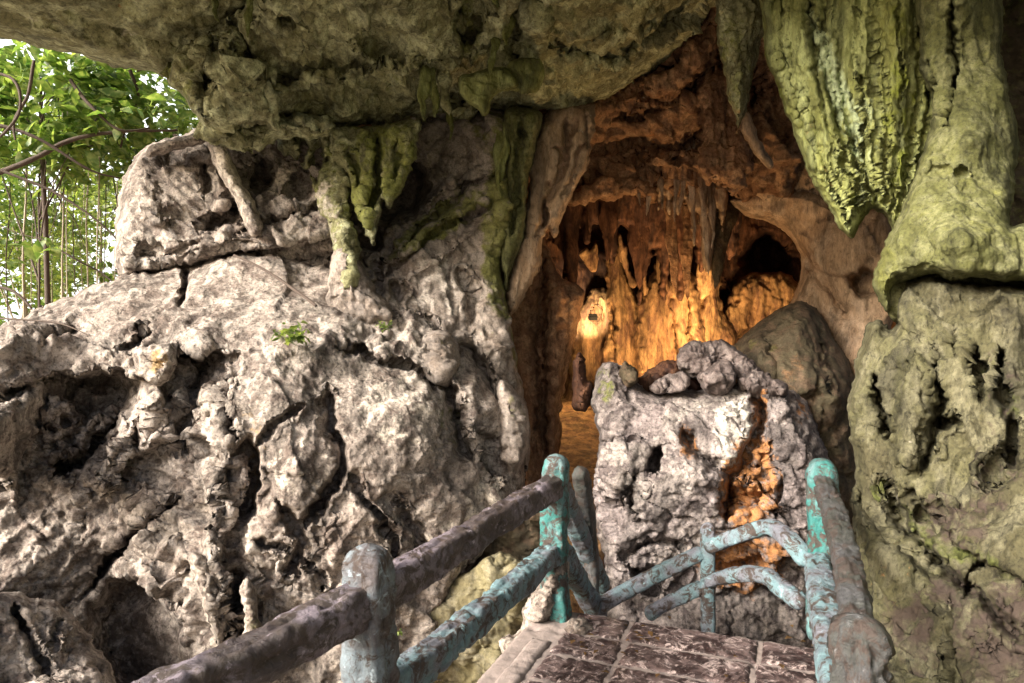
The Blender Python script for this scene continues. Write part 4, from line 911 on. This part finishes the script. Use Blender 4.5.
# walkway slabs: worn dark boards cast in concrete with pale mortar joints
def slab(a0, a1, b0, b1, z0, z1, seed, amp=.006, step=.014, chip=.012):
    """block in walkway coordinates: a across (0 at the left railing line), b along"""
    na, nb = max(int((a1 - a0) / step), 3), max(int((b1 - b0) / step), 3)
    a, b = np.meshgrid(np.linspace(a0, a1, na), np.linspace(b0, b1, nb))
    e = np.minimum(np.minimum(a - a0, a1 - a), np.minimum(b - b0, b1 - b))
    org = B_
    X = org[0] + PX * a + DX * b; Yy = org[1] + PY * a + DY * b
    p = np.stack([X.ravel(), Yy.ravel(), np.full(X.size, z1)], 1)
    dz = amp * fbm(p * 9 + seed, 4) + amp * .8 * fbm(p * 32 + seed, 3) - amp * 1.5 * sst(.2, .45, fbm(p * 12 + seed + 5, 3)) - chip * (1 - sst(0, .02, e.ravel() + .006 * fbm(p * 40, 2)))
    p[:, 2] += dz
    jig = .006 * np.stack([fbm(p * 14 + 3, 2), fbm(p * 14 + 8, 2)], 1); p[:, :2] += jig
    lo = p.copy(); lo[:, 2] = z0
    i = np.arange(X.size).reshape(X.shape); N = X.size
    q = np.stack([i[:-1, :-1], i[:-1, 1:], i[1:, 1:], i[1:, :-1]], -1).reshape(-1, 4)
    r = np.concatenate([i[0, :], i[1:, -1], i[-1, -2::-1], i[-2:0:-1, 0]]); r2 = np.roll(r, -1)
    s = np.stack([r, r + N, r2 + N, r2], 1)
    return np.concatenate([p, lo]), np.concatenate([q, q[:, ::-1] + N, s]), None
n = NT('worn_dark_boards')
g = n.noise(7, 7, .72, dist=1.2, stretch=(1, 1, 1)); w = n.noise(30, 6, .75, dist=.6)
c = n.mix(n.ramp(g, [(.47, 0.), (.56, 1.)]), (.028, .014, .014), (.13, .09, .088))
c = n.mix(n.ramp(n.noise(12, 8, .8, dist=1.5), [(.53, 0.), (.585, 1.)]), c, (.44, .36, .35))
c = n.mix(1., c, n.ramp(w, [(.3, .6), (.7, 1.2)]), 'MULTIPLY')
n.link(c, n.b.inputs['Base Color']); n.link(n.ramp(g, [(.4, .38), (.6, .7)]), n.b.inputs['Roughness'])
n.link(n.bump(w, .7, .012, n.bump(g, .6, .03)), n.b.inputs['Normal']); M['board'] = n.m
n = NT('mortar'); c = n.mix(n.noise(20, 6, .7), (.34, .29, .27), (.15, .12, .115))
n.link(c, n.b.inputs['Base Color']); n.b.inputs['Roughness'].default_value = .85; n.link(n.bump(n.noise(40, 6, .7), .7, .012), n.b.inputs['Normal']); M['mortar'] = n.m

deck = tag(empty('walkway', on(B_, 0)), 'dark worn boarded walkway with pale mortar joints leading to the cave at the bottom', 'walkway')
child('slab_base', [slab(-.12, 1.62, -4.0, .12, -.22, -.008, 301, amp=.012, step=.02)], M['mortar'], deck)
rows = [.10, -.19, -.47, -.76, -1.06, -1.38, -1.7, -2.1, -2.6, -3.2, -3.9]
for k in range(len(rows) - 1):
    for j, (a0, a1) in enumerate([(.10, .46), (.46, 1.10), (1.10, 1.40)] if k else [(.10, .43), (.43, 1.12), (1.12, 1.42)]):
        child('board', [slab(a0 + .012, a1 - .012, rows[k + 1] + .012, rows[k] - .012, -.06, .004, 310 + k * 3 + j, step=.012 if k < 4 else .03)], M['board'], deck)
child('edge_kerb', [slab(-.02, .085, -3.8, -.35, -.1, .012, 340, amp=.014)], M['mortar'], deck)
child('edge_kerb', [slab(1.44, 1.60, -3.8, .05, -.1, .02, 341, amp=.02)], M['mortar'], deck)
for k in range(5):                                      # steps going down behind it
    child('step', [slab(.1, 1.45, .12 + .30 * k, .12 + .30 * (k + 1), -1.2, -.19 * (k + 1), 350 + k, step=.03)], M['mortar'], deck)
def pier(cx, cy, w, d, z0, z1, seed):
    return beam([(cx, cy, z0), (cx, cy, (z0 + z1) / 2), (cx, cy, z1)], w, d, seed, n=32, step=.03, amp=.03, power=6)
for (cx, cy) in ((.65, 3.3), (1.2, 3.2), (.0, 1.2), (.6, 1.0)):
    child('pier', [pier(cx, cy, .35, .35, -1.3, -.12, int(cx * 100 + 400))], M['mortar'], deck)
tag(mesh_obj('rubble_lump', [lobe([(566,625),(576,618),(588,622),(596,634),(590,648),(572,655),(562,645)], [(578,635,3.75)], T=.12, edge=12, step=1.2, rough=3, disp=RUGGED[4:], seed=174)], M['wall']), 'small crusty pale lump on the boards right of the teal post foot', 'rubble')

# ------------------------------------------------------------------ cave floodlights (the lit chamber)
def lampmat(c, e):
    m = bpy.data.materials.new('lit_lamp_glass'); m.use_nodes = True; b = m.node_tree.nodes['Principled BSDF']
    b.inputs['Emission Color'].default_value = (*c, 1); b.inputs['Emission Strength'].default_value = e; return m
M['lamp'] = lampmat((1, .72, .36), 30)
n = NT('black_lamp_housing'); n.b.inputs['Base Color'].default_value = (.02, .02, .02, 1); n.b.inputs['Roughness'].default_value = .4; M['black'] = n.m
def floodlight(loc, target, watts, label, size=.10, cone=120, colr=(1, .60, .26)):
    root = tag(empty('floodlight', tuple(loc)), label, 'lamp')
    q = (Vector(target) - Vector(loc)).to_track_quat('-Z', 'Y'); root.rotation_mode = 'QUATERNION'; root.rotation_quaternion = q
    import bmesh
    def box(nm, sx, sy, sz, z, mat, bev=.004):
        bm = bmesh.new(); bmesh.ops.create_cube(bm, size=1)
        for v in bm.verts: v.co = Vector((v.co.x * sx, v.co.y * sy, v.co.z * sz + z))
        bmesh.ops.bevel(bm, geom=bm.edges[:], offset=bev, segments=2, affect='EDGES')
        me = bpy.data.meshes.new(nm); bm.to_mesh(me); bm.free(); me.materials.append(mat)
        o = bpy.data.objects.new(nm, me); col.objects.link(o); o.parent = root; return o
    box('housing', size * 1.3, size, size * .5, 0, M['black'], .008)
    box('glass', size * 1.1, size * .8, .006, -size * .25 - .004, M['lamp'], .001)
    box('bracket', size * 1.5, .012, .012, size * .3, M['black'], .002)
    l = bpy.data.lights.new('flood', 'SPOT'); l.energy = watts; l.color = colr; l.spot_size = math.radians(cone); l.spot_blend = .5; l.shadow_soft_size = .05
    lo = bpy.data.objects.new('flood', l); col.objects.link(lo); lo.parent = root; lo.location = (0, 0, -size * .25 - .06)
FL = [
 (V(593, 317, 8.9), V(586, 312, 9.8), 70, 'small lit floodlight in front of the leftmost amber column, throwing a pale glare on it', .085, 60),
 (V(608, 440, 7.5), V(650, 300, 9.3), 120, 'floodlight hidden low behind the left shoulder of the grey boulder, lighting the amber columns', .12, 70),
 (V(700, 440, 7.3), V(655, 310, 9.4), 85, 'floodlight hidden low behind the middle of the grey boulder, grazing the broad pinkish column', .12, 62),
 (V(735, 372, 8.2), V(755, 290, 10.2), 75, 'floodlight behind the flat slab, lighting the arch opening', .12, 140),
 (V(572, 330, 9.3), V(576, 430, 8.4), 24, 'floodlight inside the narrow tunnel, lighting its sloping path', .10, 120),
 (V(668, 440, 6.9), V(655, 110, 7.2), 40, 'floodlight standing behind the boulder top, aimed up at the brown overhang', .10, 100),
]
for k, (loc, tg, w, lb, sz, cone) in enumerate(FL): floodlight(loc, tg, w, lb, sz, cone, colr=(1, .78, .48) if k == 0 else (1, .60, .26))

# ------------------------------------------------------------------ foliage seen through the opening
def leafmat(name, c1, c2, c3):
    n = NT(name); oi = n.n('ShaderNodeObjectInfo')
    f = n.noise(2.2, 3, .6); c = n.mix(n.ramp(f, [(.35, 0.), (.65, 1.)]), c1, c2)
    c = n.mix(n.ramp(n.noise(14, 2, .5), [(.45, 0.), (.62, 1.)]), c, c3)
    n.link(c, n.b.inputs['Base Color']); n.b.inputs['Roughness'].default_value = .45
    tr = n.n('ShaderNodeBsdfTranslucent'); n.link(n.mix(1., c, (1.5, 1.6, .7), 'MULTIPLY'), tr.inputs[0])
    mx = n.n('ShaderNodeMixShader'); mx.inputs[0].default_value = .5
    out = [x for x in n.t.nodes if x.type == 'OUTPUT_MATERIAL'][0]
    n.link(n.b.outputs[0], mx.inputs[1]); n.link(tr.outputs[0], mx.inputs[2]); n.link(mx.outputs[0], out.inputs[0]); return n.m
M['leaf1'] = leafmat('glossy_green_leaves', (.07, .14, .04), (.15, .23, .07), (.28, .34, .14))
M['leaf2'] = leafmat('yellow_green_leaves', (.17, .23, .07), (.32, .35, .14), (.08, .13, .04))
n = NT('dark_bark'); n.link(n.mix(n.noise(9, 5, .7), (.05, .035, .03), (.10, .075, .06)), n.b.inputs['Base Color']); n.link(n.bump(n.noise(30, 4, .7), .6, .01), n.b.inputs['Normal']); n.b.inputs['Roughness'].default_value = .85; M['bark'] = n.m
n = NT('pale_bark'); n.link(n.mix(n.noise(9, 5, .7), (.30, .26, .20), (.42, .38, .30)), n.b.inputs['Base Color']); n.link(n.bump(n.noise(30, 4, .7), .6, .01), n.b.inputs['Normal']); n.b.inputs['Roughness'].default_value = .8; M['pbark'] = n.m

def leaves(centres, size, seed, per=14, spread=.35, droop=.3):
    """many folded pointed leaves in whorls round the given twig ends"""
    r = np.random.default_rng(seed); C = np.repeat(np.array(centres), per, axis=0); N = len(C)
    C = C + r.normal(size=(N, 3)) * spread * (.5, .5, .4)
    d = r.normal(size=(N, 3)); d[:, 2] = d[:, 2] * .5 - droop; d /= np.linalg.norm(d, axis=1)[:, None]
    s = np.cross(d, r.normal(size=(N, 3)) * .5 + (0, 0, 1)); s /= np.linalg.norm(s, axis=1)[:, None]; u = np.cross(s, d)
    L = size * r.uniform(.6, 1.3, N)[:, None]; W = L * r.uniform(.20, .30, N)[:, None]
    b = C; m = C + d * L * .45 - u * L * .02; t = C + d * L - u * L * .12
    l1 = m + s * W + u * W * .35; l2 = m - s * W + u * W * .35
    l3 = C + d * L * .75 + s * W * .6; l4 = C + d * L * .75 - s * W * .6
    v = np.stack([b, l1, l3, t, l4, l2, m], 1).reshape(-1, 3)
    i = np.arange(N)[:, None] * 7
    q = np.concatenate([i + [0, 1, 2, 6], i + [6, 2, 3, 4], i + [0, 6, 4, 5]], 0)
    return v, q, None
def limb(pts, r0, r1, seed=0, nseg=8):
    P = smooth_poly(pts, 6, False); T = np.gradient(P, axis=0); T /= np.linalg.norm(T, axis=1)[:, None] + 1e-9
    a = np.cross(T, [0.3, 1, .2]); a /= np.linalg.norm(a, axis=1)[:, None] + 1e-9; b = np.cross(T, a)
    m = len(P); P = P + .6 * r0 * np.stack([fbm(P * 3 + seed + k, 2) for k in (0, 20, 40)], 1)
    r = np.linspace(r0, r1, m) * (1 + .25 * perlin(P * 7 + seed))
    an = np.linspace(0, 2 * PI, nseg, endpoint=False)
    v = (P[:, None] + (a[:, None] * np.cos(an)[None, :, None] + b[:, None] * np.sin(an)[None, :, None]) * r[:, None, None]).reshape(-1, 3)
    i = np.arange(m - 1)[:, None] * nseg; j = np.arange(nseg)[None]; j2 = (j + 1) % nseg
    return v, np.stack([i + j, i + j2, i + nseg + j2, i + nseg + j], -1).reshape(-1, 4), None

def tree(px, Y, h, crown_c, crown_r, nclump, lsize, seed, label, mat, bark, per=14, name='tree', tilt=0.):
    r = np.random.default_rng(seed); base = at(px, CY, Y); base[2] = -1.4
    root = tag(empty(name, tuple(base)), label, 'tree', 'trees outside the cave')
    cc = at(*crown_c); cr = np.array(crown_r)
    tw = []
    for _ in range(nclump):
        d = r.normal(size=3); d /= np.linalg.norm(d); tw.append(cc + d * cr * r.uniform(.25, 1.) ** .5)
    top = np.array([base[0] + tilt, base[1], min(h, cc[2] + cr[2] * .4)])
    child('trunk', [limb([base, base * .6 + top * .4 + (r.uniform(-.2, .2), 0, 0), top], .05, .02, seed, 10)], M[bark], root)
    for t in tw[:min(8, nclump)]:
        k = r.uniform(.35, .95); st = base * (1 - k) + top * k
        mid = (st + t) / 2 + (r.uniform(-.2, .2), r.uniform(-.2, .2), .18)
        child('limb', [limb([st, mid, t], .012, .004, seed, 6)], M[bark], root)
    child('crown', [leaves(tw, lsize, seed + 1, per)], M[mat], root)
tree(40, 8.0, 5.0, (60, 110, 8.2), (1.3, .9, .75), 60, .20, 501, 'nearest tree with broad dark glossy leaves at the top left of the opening', 'leaf1', 'bark', 34)
tree(150, 9.0, 5.2, (150, 120, 9.3), (1.0, .8, .75), 45, .18, 502, 'glossy-leaved tree just left of the rock block, high in the opening', 'leaf1', 'bark', 34)
tree(20, 10.5, 4.0, (15, 240, 10.5), (1.5, 1.0, .9), 60, .12, 503, 'yellow-green bush-like tree at the lower left edge of the opening', 'leaf2', 'pbark', 34)
tree(100, 11.5, 4.0, (95, 235, 11.5), (1.5, 1.0, 1.3), 60, .12, 504, 'pale yellow-green tree in the middle of the opening, low above the outcrop', 'leaf2', 'pbark', 34)
tree(-60, 9.0, 5.0, (-60, 170, 9.0), (1.3, 1, 1.6), 60, .13, 505, 'tree cut by the left edge of the picture, leaves at mid height', 'leaf1', 'bark', 34)
tree(60, 15, 6.0, (60, 150, 15), (3.2, 1.6, 1.7), 70, .22, 506, 'far pale green tree behind the others, upper middle of the opening', 'leaf2', 'pbark', 34)
tree(140, 14, 4.0, (130, 260, 14), (2.2, 1.4, 1.5), 50, .20, 507, 'far leafy tree directly above the outcrop edge', 'leaf2', 'pbark', 34)
tree(-10, 16, 4.0, (0, 290, 16), (3.2, 1.6, 1.3), 70, .22, 508, 'far low greenery at the bottom left corner of the opening', 'leaf1', 'pbark', 34)

# bare boughs crossing the opening, and hanging lianas
for k, (pts, r0, r1, lb) in enumerate([
 ([(-60,190,7.2),(20,165,7.3),(70,140,7.5),(120,132,7.7),(178,130,8.0)], .034, .014, 'thick dark bough arching across the opening to the rock block'),
 ([(-40,120,7.0),(10,128,7.1),(45,142,7.2),(90,170,7.4),(120,178,7.6)], .024, .008, 'dark forked bough dipping behind the rock block, second from the top'),
 ([(-40,150,6.6),(0,170,6.6),(50,190,6.7),(90,215,6.8),(118,240,6.9)], .017, .007, 'straight dark branch slanting down to the rock block, lowest of the boughs'),
 ([(70,80,7.5),(90,105,7.5),(120,130,7.6),(150,128,7.8)], .022, .01, 'thin curved branch falling from the ceiling edge'),
 ([(-20,70,6.4),(14,80,6.4),(20,110,6.4),(2,135,6.4),(-20,150,6.4)], .016, .01, 'thin looped stem at the upper left edge'),
 ([(34,60,6.8),(28,95,6.8),(14,120,6.8),(15,140,6.8)], .018, .01, 'dark curved stem hanging down near the left edge'),
 ([(-20,284,6.2),(10,290,6.2),(24,300,6.2),(34,312,6.2)], .018, .008, 'short dark twig at the left edge just above the outcrop'),
 ([(60,250,6.6),(80,262,6.6),(100,272,6.7),(118,286,6.7)], .010, .006, 'thin dark twig above the outcrop slope'),
 ([(130,70,8),(138,95,8.1),(128,120,8.2),(120,150,8.3)], .02, .01, 'winding thin branch below the ceiling lip, right half of the opening')]):
    tag(mesh_obj('bough' if r0 > .015 else 'branch', [limb([at(*p) for p in pts], r0, r1, 520 + k, 10)], M['bark']), lb, 'branch', 'boughs across the opening')
LI = [(8,200,318,9,.016),(24,190,310,8.6,.022),(31,200,305,9.2,.012),(46,185,300,10,.014),(62,140,290,8.8,.022),(67,150,285,8.7,.012),(75,160,285,9.6,.012),(88,150,280,9.4,.02),(97,190,270,8.2,.016),(104,140,275,9.0,.012),(115,175,268,10,.016),(52,200,300,11,.02),(38,220,300,8.4,.01),(82,200,282,10.4,.012)]
for k, (x, y0, y1, Y, r) in enumerate(LI):
    hue = 'brown' if k % 3 == 0 else 'pale'
    rank = sum(1 for i_, q in enumerate(LI) if q[0] < x and (i_ % 3 == 0) == (k % 3 == 0))
    ORD = ['leftmost', 'second', 'third', 'fourth', 'fifth', 'sixth', 'seventh', 'eighth', 'ninth', 'tenth']
    o = mesh_obj('liana', [limb([at(x + 3 * math.sin(k), y0 - 90, Y), at(x + 2, y0, Y), at(x - 2 * math.cos(k), (y0 + y1) / 2, Y), at(x, y1, Y), at(x + 1, y1 + 60, Y)], r * .5, r * .5, 540 + k, 6)], M['bark'] if k % 3 == 0 else M['pbark'])
    o['label'] = ('%s of the %s hanging lianas in the leafy opening%s' % (ORD[rank], hue, '' if rank == 0 else ', counted from the left')); o['category'] = 'liana'; o['group'] = 'lianas hanging in the opening'

# a near twig of big dark leaves hanging into the opening, and tangled fine twigs
_c = [at(26, 246, 6.4), at(40, 236, 6.4), at(12, 262, 6.4), at(50, 252, 6.5)]
_r = tag(empty('leafy_twig', tuple(at(20, 235, 6.4))), 'near twig with a few big dark pointed leaves, low at the left edge', 'twig')
child('leaves', [leaves(_c, .17, 590, 4, .05, .6)], M['leaf1'], _r)
child('stem', [limb([at(-20, 215, 6.4), at(15, 232, 6.4), at(45, 240, 6.4)], .006, .003, 591, 6)], M['bark'], _r)
TW = []
for k in range(14):
    r_ = np.random.default_rng(700 + k); x0 = r_.uniform(-10, 150); y0 = r_.uniform(80, 190); Yb = r_.uniform(7.5, 9.5); d_ = r_.uniform(-1, 1) * 60
    pts = [at(x0 + d_ * t + r_.normal() * 6, y0 + (30 + 40 * t) * t + r_.normal() * 6, Yb) for t in (0, .35, .7, 1.)]
    o = mesh_obj('fine_twig', [limb(pts, .010, .004, 710 + k, 6)], M['bark'])
    TW.append((float(pts[0][0] / pts[0][1] + pts[-1][0] / pts[-1][1]), o))
for k, (q_, o) in enumerate(sorted(TW, key=lambda t: t[0])):
    W_ = ['leftmost', 'second', 'third', 'fourth', 'fifth', 'sixth', 'seventh', 'eighth']
    w_ = (W_[k] + ' fine dark twig from the left') if k < 7 else ((W_[13 - k] + ' fine dark twig from the right') if k < 13 else 'rightmost fine dark twig')
    tag(o, w_.replace('leftmost fine dark twig from the left', 'leftmost fine dark twig') + ' in the tangle among the leaves of the opening', 'twig', 'fine twigs tangled in the opening')

# small growth and litter on the rocks
def sprig(px, py, Y, s, seed, label, nleaf=12, name='small_plant'):
    c = at(px, py, Y); r = np.random.default_rng(seed)
    tw = [c + r.normal(size=3) * s * (.6, .3, .25) for _ in range(nleaf)]
    root = tag(empty(name, tuple(c)), label, 'plant', 'small plants on the rocks')
    child('leaves', [leaves(tw, s * .8, seed, 5, s * .5, -.1)], M['leaf2'], root)
    child('stem', [limb([c - (0, 0, s * .4), c, c + (0, 0, s * .3)], .004, .002, seed, 5)], M['bark'], root)
sprig(292, 336, 4.62, .09, 561, 'mossy fern tuft on the ledge of the pale outcrop', 16, 'fern_tuft')
sprig(384, 326, 5.05, .05, 562, 'tiny green sprig on the smooth wall above the crack', 8)
sprig(397, 632, 4.35, .035, 563, 'tiny green sprout low on the pale outcrop, seen between the rails', 5)
tag(mesh_obj('fallen_pole', [limb([at(234, 255, 5.45), at(262, 268, 5.3), at(288, 285, 5.15), at(316, 306, 5.0)], .009, .012, 571, 8)], M['bark']), 'thin brown fallen pole leaning on the slope below the blocky rock', 'pole')
tag(mesh_obj('twig', [limb([at(-10, 318, 4.85), at(30, 320, 4.75), at(62, 324, 4.7), at(90, 336, 4.62)], .008, .004, 572, 6)], M['bark']), 'thin dark twig lying along the outcrop edge at the left', 'twig')

# dead leaves and grit lying on the walkway and the ledges
def litter(spots, size, seed):
    r = np.random.default_rng(seed); vs = []; fs = []; n_ = 0
    for (x, y, z, sx, sy, cnt) in spots:
        for _ in range(cnt):
            c = np.array([x + r.normal() * sx, y + r.normal() * sy, z + r.uniform(0, .01)]); a = r.uniform(0, 6.28); L = size * r.uniform(.5, 1.3); W = L * .28
            d = np.array([math.cos(a), math.sin(a), r.normal() * .15]); s_ = np.array([-math.sin(a), math.cos(a), r.normal() * .15])
            v = np.array([c, c + d * L * .5 + s_ * W + (0, 0, .006), c + d * L, c + d * L * .5 - s_ * W + (0, 0, .008)]); vs.append(v); fs.append([[n_, n_ + 1, n_ + 2, n_ + 3]]); n_ += 4
    return np.concatenate(vs), np.concatenate(fs), None
M['dry'] = leafmat('dry_brown_leaves', (.16, .09, .04), (.24, .15, .07), (.10, .06, .03))
tag(mesh_obj('leaf_litter', [litter([(.65, 3.75, .008, .12, .12, 10), (.9, 3.3, .008, .4, .4, 16), (.40, 3.6, .01, .05, .2, 12), (1.55, 3.4, .012, .05, .3, 12)], .045, 601)], M['dry']), 'scattered dry brown leaves on the dark walkway boards', 'leaf litter', kind='stuff')
